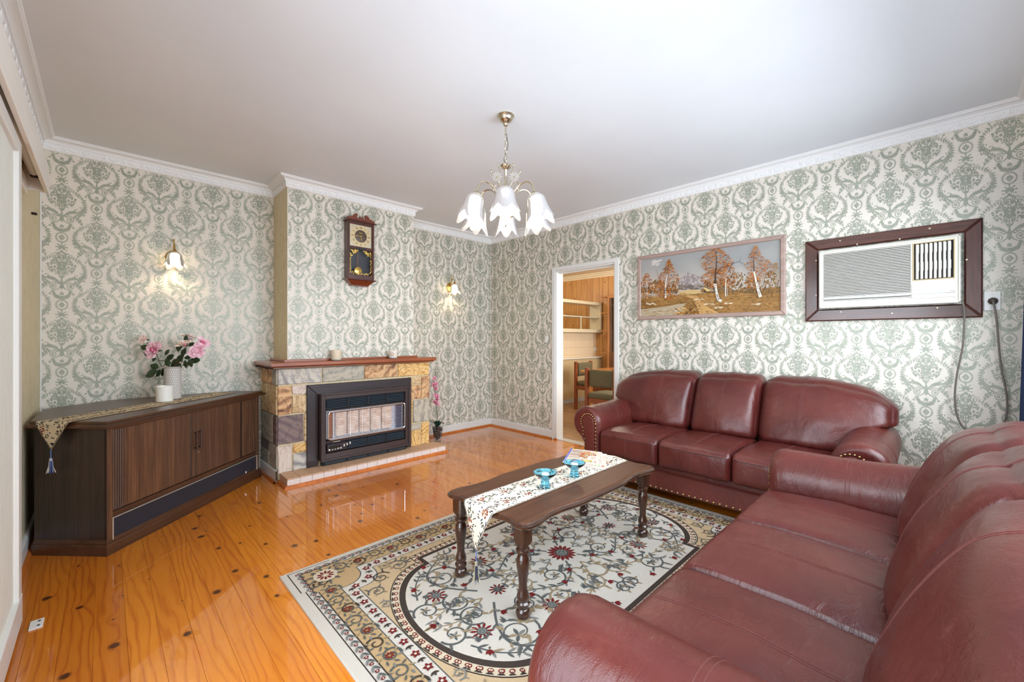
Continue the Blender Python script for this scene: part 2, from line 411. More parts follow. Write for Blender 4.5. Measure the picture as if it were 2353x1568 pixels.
def ringq(u, v, r0, r1, n=20, sy=1):
    c = [(cos(2*pi*k/n), sin(2*pi*k/n)) for k in range(n+1)]
    return [[(u+r0*c[k][0], v+sy*r0*c[k][1]), (u+r1*c[k][0], v+sy*r1*c[k][1]), (u+r1*c[k+1][0], v+sy*r1*c[k+1][1]), (u+r0*c[k+1][0], v+sy*r0*c[k+1][1])] for k in range(n)]
def crv(pts, n=5): return [(p.x, p.y) for p in bez([(a, b, 0) for a, b in pts], n)]
def spiral(u, v, r0, r1, a0, turns, n=18): return [(u+lerp(r0, r1, k/n)*cos(a0+turns*2*pi*k/n), v+lerp(r0, r1, k/n)*sin(a0+turns*2*pi*k/n)) for k in range(n+1)]
def motif():
    rr = random.Random(5); P = []; H = []           # P centred pieces, H right-hand pieces to mirror
    P += ringq(0, 0, .0355, .0435, 22, .86)
    for k in range(26): a = 2*pi*k/26; P.append(leaf(.044*cos(a), .0375*sin(a), a, .005, .005))
    for k in range(8): a = pi/2+k*pi/4; P.append(leaf(.003*cos(a), .003*sin(a), a, .023 if k % 2 == 0 else .018, .011))
    for k, a in enumerate((90, 48, 132, 10, 170, -28, 208)):      # palmette under the medallion
        P.append(leaf(0, -.078, radians(a), (.03, .034, .034, .04, .04, .032, .032)[k], .013)); P.append(blob(.04*cos(radians(a)), -.078+.034*sin(radians(a)), .006, 6, rr))
    P += [leaf(0, -.092, radians(a), .026, .012) for a in (-60, -120, -90)]
    w = [(.008, -.118), (.022, -.109), (.034, -.122), (.046, -.113), (.058, -.13), (.072, -.126), (.08, -.142)]
    H += stripq(crv(w, 4), .0055, .003); H.append(leaf(.01, -.118, radians(-15), .03, .012))
    path = crv([(.012, -.132), (.06, -.143), (.112, -.163), (.150, -.198), (.166, -.242), (.156, -.282), (.12, -.31)], 3)
    for i, p in enumerate(path):
        t = i/(len(path)-1); q = path[min(i+1, len(path)-1)]; o = path[max(i-1, 0)]; a = atan2(q[1]-o[1], q[0]-o[0])
        L = lerp(.017, .029, t)*(.8+.4*rr.random())
        for sg in (-1, 1): H.append(leaf(p[0], p[1], a+sg*lerp(.8, 1.05, t), L, L*.34))
        if t > .3: H.append(leaf(p[0], p[1], a+.15, L*.8, L*.3))
    H += stripq(path, .003, .0045)
    for k in range(13):
        a = rr.random()*6.3; r = .036*sqrt(rr.random()); H.append(blob(.14+r*cos(a), -.285+r*sin(a), .0058, 6, rr))
    for k in range(7): a = 2*pi*k/7; H.append(leaf(.138+.022*cos(a), -.29+.022*sin(a), a, .019, .008))
    for k in range(84):                                             # crown of the flowering tree
        a = -pi/2+pi*rr.random(); r = rr.random()**.6; u, v = .098*r*cos(a), -.207+.068*r*sin(a)
        H.append(leaf(u, v, a+rr.uniform(-.6, .6), .016, .0095) if k % 3 else blob(u, v, .0075, 6, rr))
    for k in range(10): H.append(blob(.004+.04*rr.random(), -.235+.045*rr.random(), .011, 7, rr))
    P += stripq([(0, -.245), (.001, -.28), (-.001, -.31), (0, -.34)], .006, .013)
    H += stripq(crv([(.003, -.288), (.018, -.279), (.028, -.264), (.026, -.25)], 4), .005)
    H.append(leaf(.028, -.262, 2.2, .018, .009)); H.append(leaf(0, -.3, .7, .028, .011))
    P += [leaf(0, -.365, pi/2, .055, .03), leaf(0, -.34, -pi/2, .045, .034)]
    acan = crv([(.008, -.345), (.03, -.322), (.055, -.306), (.082, -.3), (.09, -.29)], 4)
    H += stripq(acan, .008, .017)
    for i in range(2, len(acan), 2): H.append(leaf(acan[i][0], acan[i][1], 1.1, .017, .009)); H.append(leaf(acan[i][0], acan[i][1], -.5, .02, .01))
    H += stripq(spiral(.058, -.36, .031, .008, 2.7, -1.75, 26), .0052, .006); H.append(blob(.058, -.36, .0065, 7, rr))
    H += stripq(crv([(.006, -.355), (.016, -.372), (.03, -.382), (.05, -.392)], 4), .009, .005)
    for k in range(7):                                              # leaf sprays beside the scroll
        u = lerp(.088, .142, k/6); v = lerp(-.33, -.372, k/6)+.008*((k % 2)*2-1)
        for a in (.3, 1.7, 3.2, 4.9): H.append(leaf(u, v, a+rr.random(), .0135, .0085))
    H += stripq(crv([(.05, -.392), (.066, -.392), (.074, -.402), (.078, -.412)], 3), .004); H.append(leaf(.078, -.41, -1.3, .02, .01)); H.append(leaf(.08, -.414, -.3, .014, .008))
    P += [leaf(0, -.416, radians(a), .018, .01) for a in (90, 30, 150, 210, -30)]
    sw = crv([(.056, -.402), (.05, -.422), (.032, -.438), (.0, -.446)], 5)
    for i, p in enumerate(sw):
        for a in (-2.6, -1.2, .3, 1.6): H.append(leaf(p[0], p[1], a+rr.uniform(-.4, .4), .0155, .0085))
    A = P + H + [[(-u, v) for u, v in q][::-1] for q in H]
    return [[(u*.72, v) for u, v in q] for q in A]
MOT = motif()
def papered(mb, uo, vo, u0, u1, v0, v1, fn, holes=(), mi=1):
    """print the repeat on a wall; a motif piece is left off where it would run past an edge"""
    nc = int((u1-u0)/.1825)+4
    for c in range(-2, nc):
        uc = uo + math.floor((u0-uo)/.1825)*.1825 + c*.1825; par = (round((uc-uo)/.1825)) % 2
        for k in range(-7, 8):
            vc = vo + k*.497 + par*.2485
            if vc < v0-.06 or vc-.46 > v1: continue
            if uc < u0-.2 or uc > u1+.2: continue
            for qi, q in enumerate(MOT):
                lay = .0004+.00004*(qi % 61)
                pts = [(uc+a, vc+b) for a, b in q]
                if any(p[0] < u0 or p[0] > u1 or p[1] < v0 or p[1] > v1 for p in pts): continue
                if any(all(h[0] < p[0] < h[1] and h[2] < p[1] < h[3] for p in pts) for h in holes): continue
                mb.add([fn(p[0], p[1], lay) for p in pts], [list(range(len(pts)))], mi)
# north (fireplace) wall
mb = MB(); mb.box(WX-.12, .0, 0, .12, 0, CH)
papered(mb, -4.217, 2.494, WX+.002, -.002, .1, 2.618, lambda u, v, d: (u, -d, v), holes=[(CB0, CB1, 0, 3)])
struct(obj('wall_north', mb, [m_paper, m_print], fix=False), 'cream wall with sage damask paper behind the fireplace', 'wall')
# chimney breast
mb = MB(); mb.box(CB0, CB1, CBY, 0, 0, CH)
for i in range(len(mb.F)):
    xs = [mb.V[k].x for k in mb.F[i]]
    if max(xs)-min(xs) < .001: mb.M[i] = 2
papered(mb, -2.757+.03, 2.5-.2485, CB0+.002, CB1-.002, 1.0, 2.618, lambda u, v, d: (u, CBY-d, v))
struct(obj('wall_chimney', mb, [m_paper, m_print, m_moire], fix=False), 'projecting papered chimney breast above the stone fireplace', 'wall')
# east wall with the doorway
mb = MB()
mb.box(0, .12, DY1, .12, 0, CH); mb.box(0, .12, SY-.12, DY0, 0, CH); mb.box(0, .12, DY0, DY1, DH, CH)
papered(mb, -3.735, 2.243, SY+.002, -.002, .1, 2.618, lambda u, v, d: (-d, u, v), holes=[(DY0-.05, DY1+.05, 0, DH+.05)])
struct(obj('wall_east', mb, [m_paper, m_print], fix=False), 'damask papered wall with the kitchen doorway and air conditioner', 'wall')
# west wall, with an opening for the added glass door beyond the sliding door
GD0, GD1, GDH = -4.5, -3.0, 2.15
mb = MB(); mb.box(WX-.12, WX, GD1, 0, 0, CH); mb.box(WX-.12, WX, SY-.12, GD0, 0, CH); mb.box(WX-.12, WX, GD0, GD1, GDH, CH)
struct(obj('wall_west', mb, m_moire), 'olive moire papered wall behind the sliding door', 'wall')
# south wall with the window
W0, W1, WZ0, WZ1 = -3.5, -.4, .95, 2.25
mb = MB(); mb.box(WX, W0, SY-.12, SY, 0, CH); mb.box(W1, 0, SY-.12, SY, 0, CH); mb.box(W0, W1, SY-.12, SY, 0, WZ0); mb.box(W0, W1, SY-.12, SY, WZ1, CH)
struct(obj('wall_south', mb, m_paper), 'papered wall with the wide window behind the sofa', 'wall')
mb = MB(); mb.box(WX-.12, .12, SY-.12, .12, CH, CH+.08)
struct(obj('ceiling', mb, m_ceil), 'flat white plaster ceiling', 'ceiling')

m_pane = pane_glass('window_glass')
def window(name, label, x0, x1, z0, z1, y, nx, vertical=False):
    t = struct(thing(name, label, 'window'))
    mb = MB()
    for a, b, c, d in ((x0, x1, z0, z0+.05), (x0, x1, z1-.05, z1), (x0, x0+.05, z0, z1), (x1-.05, x1, z0, z1)): mb.box(a, b, y, y+.07, c, d)
    for i in range(1, nx): q = lerp(x0, x1, i/nx); mb.box(q-.025, q+.025, y+.005, y+.065, z0, z1)
    fr = obj('window_frame', mb, m_white, t)
    for i in range(nx):
        a, b = lerp(x0, x1, i/nx)+.03, lerp(x0, x1, (i+1)/nx)-.03
        mb = MB(); mb.box(a, b, y+.032, y+.036, z0+.045, z1-.045); obj('pane', mb, m_pane, t)
    mb = MB(); mb.cbox(x0-.03, x1+.03, y, y+.16, z0-.03, z0, .004); obj('window_sill', mb, m_white, t)
    return t
window('window_1', 'white framed window behind the sofa', W0, W1, WZ0, WZ1, SY-.1, 3)
dg = struct(thing('door_2', 'unseen white framed glass door added in the olive wall to let in light', 'door'))  # unseen door, added so the extra west daylight has an opening
mb = MB()
for a, b, c, d in ((GD0, GD1, 0, .08), (GD0, GD1, GDH-.06, GDH), (GD0, GD0+.07, 0, GDH), (GD1-.07, GD1, 0, GDH), (-3.785, -3.715, 0, GDH)): mb.box(WX-.09, WX-.03, a, b, c, d)
obj('door_frame', mb, m_white, dg)
for a, b in ((GD0+.06, -3.78), (-3.72, GD1-.06)):
    mb = MB(); mb.box(WX-.062, WX-.058, a, b, .07, GDH-.05); obj('pane', mb, m_pane, dg)

# ---- cornice swept round the room, mitred at every corner
LOOP = [(WX, SY), (WX, 0), (CB0, 0), (CB0, CBY), (CB1, CBY), (CB1, 0), (0, 0), (0, SY)]
def sweep_loop(mb, prof, loop, closed=True, mi=0):
    n = len(loop); rings = []
    for d, z in prof:
        row = []
        for i in range(n):
            p = Vector(loop[i]); nn = Vector((0, 0))
            for a, b in ((loop[i-1], loop[i]), (loop[i], loop[(i+1) % n])):
                if not closed and ((i == 0 and a == loop[-1]) or (i == n-1 and b == loop[0])): continue
                e = (Vector(b)-Vector(a)).normalized(); nn += Vector((e.y, -e.x))
            row.append((p.x+nn.x*d, p.y+nn.y*d, z))
        rings.append(row)
    vs = [v for r in rings for v in r]; fs = []
    for j in range(len(prof)-1):
        for i in range(n if closed else n-1): k = (i+1) % n; fs.append((j*n+i, j*n+k, (j+1)*n+k, (j+1)*n+i))
    mb.add(vs, fs, mi)
mb = MB()
prof = [(.0, CH-.092), (.011, CH-.092), (.011, CH-.086), (.015, CH-.084), (.017, CH-.044), (.021, CH-.041), (.026, CH-.041)]
prof += [(.026+.036*(1-cos(radians(a))), CH-.041+.024*sin(radians(a))) for a in range(15, 91, 15)]
prof += [(.066, CH-.017), (.068, CH-.010), (.074, CH-.008), (.078, CH-.003), (.078, CH-.0005)]
sweep_loop(mb, prof, LOOP)
co = struct(obj('trim_1', mb, m_cornice, sharp=0), 'white plaster cornice with a raised bracket and swag band', 'cornice')
mb = MB()                                                    # raised brackets and swag panels on the fascia
for i in range(len(LOOP)):
    a, b = Vector(LOOP[i]), Vector(LOOP[(i+1) % len(LOOP)]); L = (b-a).length; e = (b-a)/L; nn = Vector((e.y, -e.x)); k = int(L/.105)
    for j in range(k):
        s = (j+.5)*L/k
        def P(u, z, d): q = a+e*(s+u)+nn*(.0165+d); return (q.x, q.y, CH+z)
        for u0 in (-.05, -.036):
            vs = [P(u0-.005, -.05, .004), P(u0+.005, -.05, .004), P(u0+.005, -.07, .004), P(u0, -.076, .003), P(u0-.005, -.07, .004)] + [P(u0-.007, -.048, -.002), P(u0+.007, -.048, -.002), P(u0+.007, -.072, -.002), P(u0, -.08, -.002), P(u0-.007, -.072, -.002)]
            mb.add(vs, [(0,1,2,3,4)]+[(m, (m+1) % 5, 5+(m+1) % 5, 5+m) for m in range(5)])
        top = [(-.023+.064*m/8, -.066-.012*sin(pi*m/8)) for m in range(9)]
        o = [(-.023, -.05)] + top + [(.041, -.05)]; n = len(o); ins = inset(o, -.0035 if False else .003)
        mb.add([P(u, z, -.002) for u, z in o]+[P(u, z, .0035) for u, z in ins], [[n+m for m in range(n)]]+[(m, (m+1) % n, n+(m+1) % n, n+m) for m in range(n)])
obj('cornice_relief', mb, m_cornice, co)

# ---- baseboards with a stained quad at the floor
def base(name, label, path):
    mb = MB(); sweep_loop(mb, [(0, .012), (.016, .012), (.016, .096), (.012, .103), (0, .106)], path, False)
    o = struct(obj(name, mb, m_white, sharp=0), label, 'baseboard')
    mb = MB(); sweep_loop(mb, [(.016, 0), (.034, 0), (.034, .008), (.03, .016), (.024, .021), (.016, .022)], path, False); obj('quad_moulding', mb, m_quad, o)
base('baseboard_north', 'white baseboard with stained quad right of the fireplace', [(-1.372, 0), (0, 0), (0, DY1+.046)])
base('baseboard_west', 'white baseboard along the olive papered wall', [(WX, -3.0), (WX, 0), (-2.924, 0)])
base('baseboard_east', 'white baseboard behind the long sofa', [(0, DY0-.048), (0, SY)])
base('baseboard_south', 'white baseboard below the window', [(0, SY), (WX, SY), (WX, GD0)])
mb = MB(); mb.cbox(WX+.0005, WX+.01, -.012, -.0005, .11, CH-.09, .002); struct(obj('trim_3', mb, m_white), 'thin white corner bead where olive and damask papers meet', 'trim')
base('baseboard_chimney', 'white baseboard along the side of the stone surround', [(-2.924, -.02), (-2.924, -.525)])

# ---- doorway to the kitchen
dr = struct(thing('door_1', 'white painted doorway frame leading to the kitchen', 'door frame'))
for nm, a in (('architrave', (-.018, 0, DY1, DY1+.046, 0, DH+.044)), ('architrave', (-.018, 0, DY0-.048, DY0, 0, DH+.044)), ('architrave', (-.018, 0, DY0, DY1, DH, DH+.044)),
              ('jamb', (-.004, .124, DY1-.018, DY1, 0, DH)), ('jamb', (-.004, .124, DY0, DY0+.018, 0, DH)), ('door_head', (-.004, .124, DY0+.018, DY1-.018, DH-.018, DH)),
              ('door_stop', (.045, .08, DY0+.018, DY1-.018, DH-.034, DH-.018))):
    mb = MB(); mb.cbox(*a, .002); obj(nm, mb, m_white, dr)
mb = MB(); mb.cbox(.005, .115, DY0+.018, DY1-.018, -.01, .006, .003); obj('threshold', mb, plain('threshold_strip', c3(214, 214, 210), .35, .5), dr)
mb = MB(); mb.cbox(-.02, .006, DY1-.02, DY1+.02, 0, .02, .003); obj('quad_moulding', mb, m_quad, dr)

# ---- sliding door hung on the west wall, pelmet box over its track
sd = thing('sliding_door', 'white framed sliding door panel with pale moire paper, hung on the olive wall', 'door', (WX+.03, -2.75, .02))
H_, LN = 2.08, 1.035
mb = MB(); mb.cbox(0, .045, LN-.085, LN, 0, H_, .003); obj('stile', mb, m_white, sd)
mb = MB(); mb.cbox(0, .045, 0, .055, 0, H_, .003); obj('stile', mb, m_white, sd)
mb = MB(); mb.cbox(.0, .047, .0, LN+.002, 0, .12, .003); obj('bottom_rail', mb, m_white, sd)
mb = MB(); mb.cbox(0, .045, .055, LN-.085, H_-.06, H_, .003); obj('top_rail', mb, m_white, sd)
mb = MB(); mb.box(.008, .03, .055, LN-.085, .12, H_-.06); obj('door_panel', mb, m_doorpaper, sd)
pe = thing('pelmet', 'cream timber pelmet box over the sliding door track', 'pelmet', (WX, 0, 0))
m_pel = wood('pale_painted_timber', c3(234, 229, 220), c3(242, 238, 231), (30, 3, 60), .45, .1)
mb = MB(); mb.cbox(.082, .1, -3.1, -.84, 2.105, 2.262, .002); obj('front_board', mb, m_pel, pe)
mb = MB(); mb.cbox(.0, .082, -.858, -.84, 2.11, 2.262, .002); obj('end_board', mb, m_pel, pe)
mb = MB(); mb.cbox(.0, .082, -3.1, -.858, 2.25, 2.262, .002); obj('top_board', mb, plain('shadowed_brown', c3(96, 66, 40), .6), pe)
mb = MB(); mb.tube([(.045, -3.05, 2.2), (.045, -.9, 2.2)], .022, 12); obj('track_rail', mb, m_pel, pe)
mb = MB(); mb.cbox(.03, .062, -.92, -.88, 2.175, 2.225, .004); obj('track_stop', mb, m_dark, pe)
mb = MB(); mb.cbox(.0, .018, -3.1, -.87, 2.08, 2.16, .002); obj('back_batten', mb, m_pel, pe)
mb = MB(); mb.cbox(-.012, .012, -.016, .016, -.006, .006, .002); mb.lathe([(.004, 0), (.004, .003)], 8, (.0, .006, .006))
tag(obj('door_catch', mb, plain('black_metal', c3(28, 24, 22), .4, .6), loc=(WX+.012, -.471, 2.05)), 'tiny black metal catch on the olive papered wall', 'catch')
fg = thing('floor_guide', 'small white metal guide plate screwed to floor beside sliding door', 'bracket', (WX+.12, -1.76, 0))
mb = MB(); mb.cbox(-.02, .022, -.04, .04, 0, .005, .001); obj('plate', mb, m_white, fg)
for y in (-.02, .02): mb = MB(); mb.lathe([(.005, .005), (.0045, .0065), (.0001, .007)], 10, (.008, y, 0)); obj('screw', mb, m_dark, fg)

# ---- navy curtain at the end of the south window
cu = MB()
def cf(s, t):
    y = SY+.02+.008*sin(s*30)+.055*(1-t); x = lerp(-.36, -.012, s)
    return (x, y, lerp(.04, 2.35, t))
cu.grid(cf, 60, 6); cu.grid(lambda s, t: tuple(Vector(cf(s, t))+Vector((0, -.004, 0))), 60, 6)
tag(obj('curtain', cu, plain('navy_curtain', c3(38, 58, 98), .8, bs=500)), 'navy blue curtain hanging at the corner by the power point', 'curtain')

# ================================================================ FIREPLACE
def rebase(t, loc):
    """move a thing's origin to its base without moving its parts"""
    d = Vector(loc)-t.location; t.location = loc
    for ch in t.children: ch.location = Vector(ch.location)-d
fp = thing('fireplace', 'sandstone block fireplace surround with a timber mantel and low tiled hearth', 'fireplace')
FY = -.51; FX0, FX1 = -2.924, -1.372
m_mortar = plain('mortar', c3(196, 176, 138), .85, var=c3(212, 198, 168), vs=30, bs=150, bst=.4)
grey = [c3(140, 136, 132), c3(190, 184, 176), c3(204, 196, 180), c3(178, 172, 164)]
buff = [c3(150, 116, 80), c3(200, 172, 128), c3(216, 194, 154), c3(188, 152, 104)]
gold = [c3(156, 100, 46), c3(212, 168, 96), c3(228, 196, 136), c3(190, 132, 66)]
plum = [c3(88, 72, 74), c3(116, 98, 98), c3(132, 112, 106), c3(100, 84, 88)]
rust = [c3(92, 54, 44), c3(196, 150, 104), c3(214, 176, 130), c3(150, 96, 66)]
slate = [c3(118, 116, 108), c3(170, 164, 150), c3(188, 178, 160), c3(150, 142, 128)]
pale = [c3(172, 152, 142), c3(206, 190, 178), c3(216, 204, 188), c3(190, 160, 148)]
SM = {k: sandstone('sandstone_'+k, v, *w) for k, v, w in (('grey', grey, (4, 5)), ('buff', buff, (3, 7)), ('gold', gold, (7, 6)), ('plum', plum, (5, 3)), ('rust', rust, (3, 8)), ('slate', slate, (3, 6)), ('pale', pale, (9, 2)))}
mb = MB(); mb.box(FX0+.012, FX1-.012, FY+.012, CBY, 0, .99); mb.box(FX0+.012, CB0, CBY, -.001, 0, .99); mb.box(CB1, FX1-.012, CBY, -.001, 0, .99)
obj('stone_core', mb, m_mortar, fp)
rs = random.Random(3)
def stone_front(x0, x1, z0, z1, k):
    g = .006; d = FY-.004*rs.random(); mb = MB()
    w, h = x1-x0-2*g, z1-z0-2*g
    def J(): return rs.uniform(-.004, .004)
    p = [(-w/2+J(), -h/2+J()), (0, -h/2+J()), (w/2+J(), -h/2+J()), (w/2+J(), 0), (w/2+J(), h/2+J()), (0, h/2+J()), (-w/2+J(), h/2+J()), (-w/2+J(), 0)]
    mb.prism(p, .022, -.002, 'y', c=.005)
    obj('stone', mb, SM[k], fp, ((x0+x1)/2, d, (z0+z1)/2))
F = [(-2.924, -2.545, .84, .99, 'grey'), (-2.545, -2.137, .84, .99, 'slate'), (-2.137, -1.772, .84, .99, 'rust'), (-1.772, -1.372, .84, .99, 'gold'),
     (-2.924, -2.806, .578, .837, 'rust'), (-2.806, -2.66, .746, .837, 'pale'), (-2.806, -2.66, .578, .746, 'buff'),
     (-2.924, -2.705, .318, .575, 'plum'), (-2.705, -2.66, .318, .575, 'buff'),
     (-2.924, -2.801, .07, .315, 'pale'), (-2.801, -2.66, .226, .315, 'gold'), (-2.801, -2.66, .07, .226, 'grey'),
     (-1.64, -1.483, .75, .837, 'buff'), (-1.64, -1.483, .58, .748, 'rust'), (-1.483, -1.372, .58, .837, 'rust'),
     (-1.64, -1.584, .455, .576, 'gold'), (-1.64, -1.584, .322, .455, 'buff'), (-1.584, -1.372, .322, .576, 'slate'),
     (-1.64, -1.483, .246, .318, 'slate'), (-1.64, -1.483, .07, .246, 'gold'), (-1.483, -1.372, .07, .318, 'gold')]
for a in F: stone_front(*a)
def stone_side(y0, y1, z0, z1, k):
    g = .006; w, h = y1-y0-2*g, z1-z0-2*g; mb = MB()
    p = [(-w/2, -h/2), (w/2, -h/2), (w/2, h/2), (-w/2, h/2)]; mb.prism(p, .022, -.002, 'x', c=.004)
    obj('stone', mb, SM[k], fp, (FX0-.003*rs.random(), (y0+y1)/2, (z0+z1)/2))
for a in [(-.349, -.0, .84, .99, 'rust'), (-.503, -.349, .84, .99, 'slate'), (-.205, 0, .74, .837, 'buff'), (-.205, 0, .572, .74, 'buff'), (-.503, -.205, .578, .837, 'buff'),
          (-.38, 0, .315, .575, 'slate'), (-.503, -.38, .318, .575, 'plum'), (-.27, 0, .232, .31, 'plum'), (-.27, 0, .1, .232, 'slate'), (-.503, -.27, .1, .315, 'slate')]: stone_side(*a)
for y0, y1, z0, z1, k in [(-.503, -.25, .6, .99, 'buff'), (-.25, 0, .6, .99, 'rust'), (-.503, -.2, .1, .6, 'slate'), (-.2, 0, .1, .6, 'gold')]:
    mb = MB(); mb.cbox(-.02, .002, y0+.006, y1-.006, z0+.006, z1-.006, .003); obj('stone', mb, SM[k], fp, (FX1, 0, 0))
m_mantel = wood('mantel_timber', c3(120, 56, 26), c3(170, 92, 48), (3, 50, 50), .32, .5)
MX0, MX1, MY = -2.985, -1.325, -.572
mb = MB(); sweep = [(0, .992), (-.022, .992), (-.022, 1.0), (-.006, 1.006), (0, 1.012), (0, 1.036), (-.006, 1.042), (-.03, 1.042)]
loop = [(MX0, -.001), (MX0, MY), (MX1, MY), (MX1, -.001)]
pts = []
for dx, z in sweep: pts.append([(MX0-dx, -.001, z), (MX0-dx, MY-dx, z), (MX1+dx, MY-dx, z), (MX1+dx, -.001, z)])
vs = [v for r in pts for v in r]; fs = [(j*4+i, j*4+i+1, j*4+5+i, j*4+4+i) for j in range(len(pts)-1) for i in range(3)] + [(28, 29, 30, 31), (3, 2, 1, 0)]
mb.add(vs, fs); obj('mantel_shelf', mb, m_mantel, fp)
mb = MB(); mb.cbox(CB0-.035, CB1+.035, CBY-.03, CBY-.001, 1.042, 1.062, .003); mb.cbox(CB0-.035, CB0-.001, CBY-.001, -.002, 1.042, 1.062, .003); mb.cbox(CB1+.001, CB1+.035, CBY-.001, -.002, 1.042, 1.062, .003)
obj('mantel_moulding', mb, m_mantel, fp)
# hearth: concrete bed, top tiles, facing tiles, stained quad
m_htile = plain('hearth_tile_top', c3(188, 150, 118), .7, var=c3(204, 166, 134), vs=60, bs=260, bst=.4)
m_hface = plain('hearth_tile_face', c3(220, 206, 200), .55, var=c3(204, 190, 184), vs=70, bs=120, bst=.5)
HX0, HX1, HY = -2.905, -1.305, -.722
mb = MB(); mb.box(HX0+.008, HX1-.008, HY+.008, FY, 0, .066); obj('hearth_bed', mb, m_mortar, fp)
mb = MB(); mb.cbox(-.049, .049, 0, FY-HY+.004, -.01, 0, .002)
t0 = obj('hearth_tile', mb, m_htile, fp, (HX0+.05, HY-.002, .076))
mb = MB(); mb.cbox(-.049, .049, -.01, 0, -.026, .026, .002); f0 = obj('facing_tile', mb, m_hface, fp, (HX0+.05, HY+.008, .039))
for i in range(1, 16): piece('hearth_tile', t0, (HX0+.05+.1*i, HY-.002, .076), fp); piece('facing_tile', f0, (HX0+.05+.1*i, HY+.008, .039), fp)
for x, s in ((HX0, 1), (HX1-.01, 1)):
    for k in range(2): mb = MB(); mb.cbox(0, .01, HY+.008+.1*k, HY+.106+.1*k, .013, .065, .002); obj('facing_tile', mb, m_htile, fp, (x, 0, 0))
mb = MB(); q = [(0, 0), (.026, 0), (.025, .008), (.018, .016), (.008, .02), (0, .021)]
lp = [(HX0, FY), (HX0, HY), (HX1, HY), (HX1, FY)]
rows = [[(HX0-d, FY, z), (HX0-d, HY-d, z), (HX1+d, HY-d, z), (HX1+d, FY, z)] for d, z in q]
mb.add([v for r in rows for v in r], [(j*4+i, j*4+i+1, j*4+5+i, j*4+4+i) for j in range(5) for i in range(3)]); obj('quad_moulding', mb, m_quad, fp)
rebase(fp, (-2.148, -.3, 0))

# ---- gas heater set into the stone
ht = thing('gas_heater', 'brown gas wall heater with ceramic radiants behind a chrome wire guard', 'heater')
m_hwood = wood('dark_wood_print', c3(34, 27, 30), c3(58, 46, 48), (4, 60, 60), .38, .3)
m_hwoodv = wood('dark_wood_print_upright', c3(34, 27, 30), c3(58, 46, 48), (60, 60, 4), .38, .3)
m_case = plain('brown_enamel', c3(60, 47, 46), .36, spec=.6)
m_black = plain('black_enamel', c3(26, 26, 30), .4)
m_louv = plain('blue_grey_louvre', c3(62, 72, 82), .3, .3); m_chrome = plain('chrome', c3(222, 224, 228), .14, 1)
HFX0, HFX1, HZ0, HZ1 = -2.687, -1.618, .078, .828
bw = .098
def mitre(p, y0, y1, m): mb = MB(); mb.prism(p, y0, y1, 'y', c=.004); return obj('surround_board', mb, m, ht)
mitre([(HFX0, HZ1), (HFX0+bw, HZ1-bw), (HFX1-.055, HZ1-bw), (HFX1, HZ1)], FY, FY-.022, m_hwood)
mitre([(HFX0, HZ0), (HFX0+bw, HZ0), (HFX0+bw, HZ1-bw), (HFX0, HZ1)], FY, FY-.022, m_hwoodv)
mitre([(HFX1-.055, HZ0), (HFX1, HZ0), (HFX1, HZ1), (HFX1-.055, HZ1-bw)], FY, FY-.022, m_hwoodv)
BX0, BX1, BZ0, BZ1, BY = -2.585, -1.68, .128, .742, -.6
def hz(x, y): p = ony(700+x/7.127, 860+y/7.127, BY); return p.x, p.z
# casing as a tray: rim with openings for the grilles and window
wx0, wz1 = hz(385, 622); wx1, _ = hz(1635, 465); wz0 = hz(385, 1085)[1]
gz1, gz0 = hz(365, 430)[1], hz(365, 575)[1]; gx0, gx1 = hz(365, 430)[0], hz(1635, 300)[0]
lz1, lz0 = hz(715, 1092)[1], hz(715, 1218)[1]; lx0 = hz(715, 1090)[0]
cx0, cx1 = hz(372, 1160)[0], hz(705, 1100)[0]; cz1, cz0 = hz(372, 1160)[1], hz(372, 1288)[1]
mb = MB()
mb.box(BX0, BX1, BY+.05, FY-.002, BZ0, BZ1)
for a in ((BX0, gx0-.012, BZ0, BZ1), (gx1+.012, BX1, BZ0, BZ1), (gx0-.012, gx1+.012, gz1+.01, BZ1), (gx0-.012, gx1+.012, wz1+.012, gz0-.01), (gx0-.012, gx1+.012, lz1+.012, wz0-.012), (gx0-.012, gx1+.012, BZ0, lz0-.014)):
    mb.cbox(a[0], a[1], BY, BY+.052, a[2], a[3], .0015)
obj('casing', mb, m_case, ht)
mb = MB()
for a in ((BX0-.004, BX1+.004, BZ1-.014, BZ1+.006), (BX0-.004, BX1+.004, BZ0-.006, BZ0+.014), (BX0-.006, BX0+.016, BZ0, BZ1), (BX1-.016, BX1+.006, BZ0, BZ1)): mb.cbox(a[0], a[1], BY-.014, BY+.01, a[2], a[3], .005)
obj('casing_rim', mb, m_case, ht)
def louvres(nm, x0, x1, z0, z1, n, parts):
    for i in range(n):
        z = lerp(z0, z1, (i+.5)/n); mb = MB()
        mb.prism([(BY+.004, z-.006), (BY+.03, z+.004), (BY+.03, z+.007), (BY+.004, z-.002)], x0, x1, 'x'); obj('louvre', mb, m_louv, ht)
    for k in range(1, parts): q = lerp(x0, x1, k/parts); mb = MB(); mb.cbox(q-.006, q+.006, BY+.001, BY+.03, z0, z1, .002); obj('louvre_divider', mb, m_black, ht)
    mb = MB(); mb.box(x0-.01, x1+.01, BY+.035, BY+.045, z0-.008, z1+.008); obj('louvre_back', mb, m_black, ht)
louvres('upper', gx0, gx1, gz0, gz1, 5, 4); louvres('lower', lx0, gx1, lz0, lz1, 5, 3)
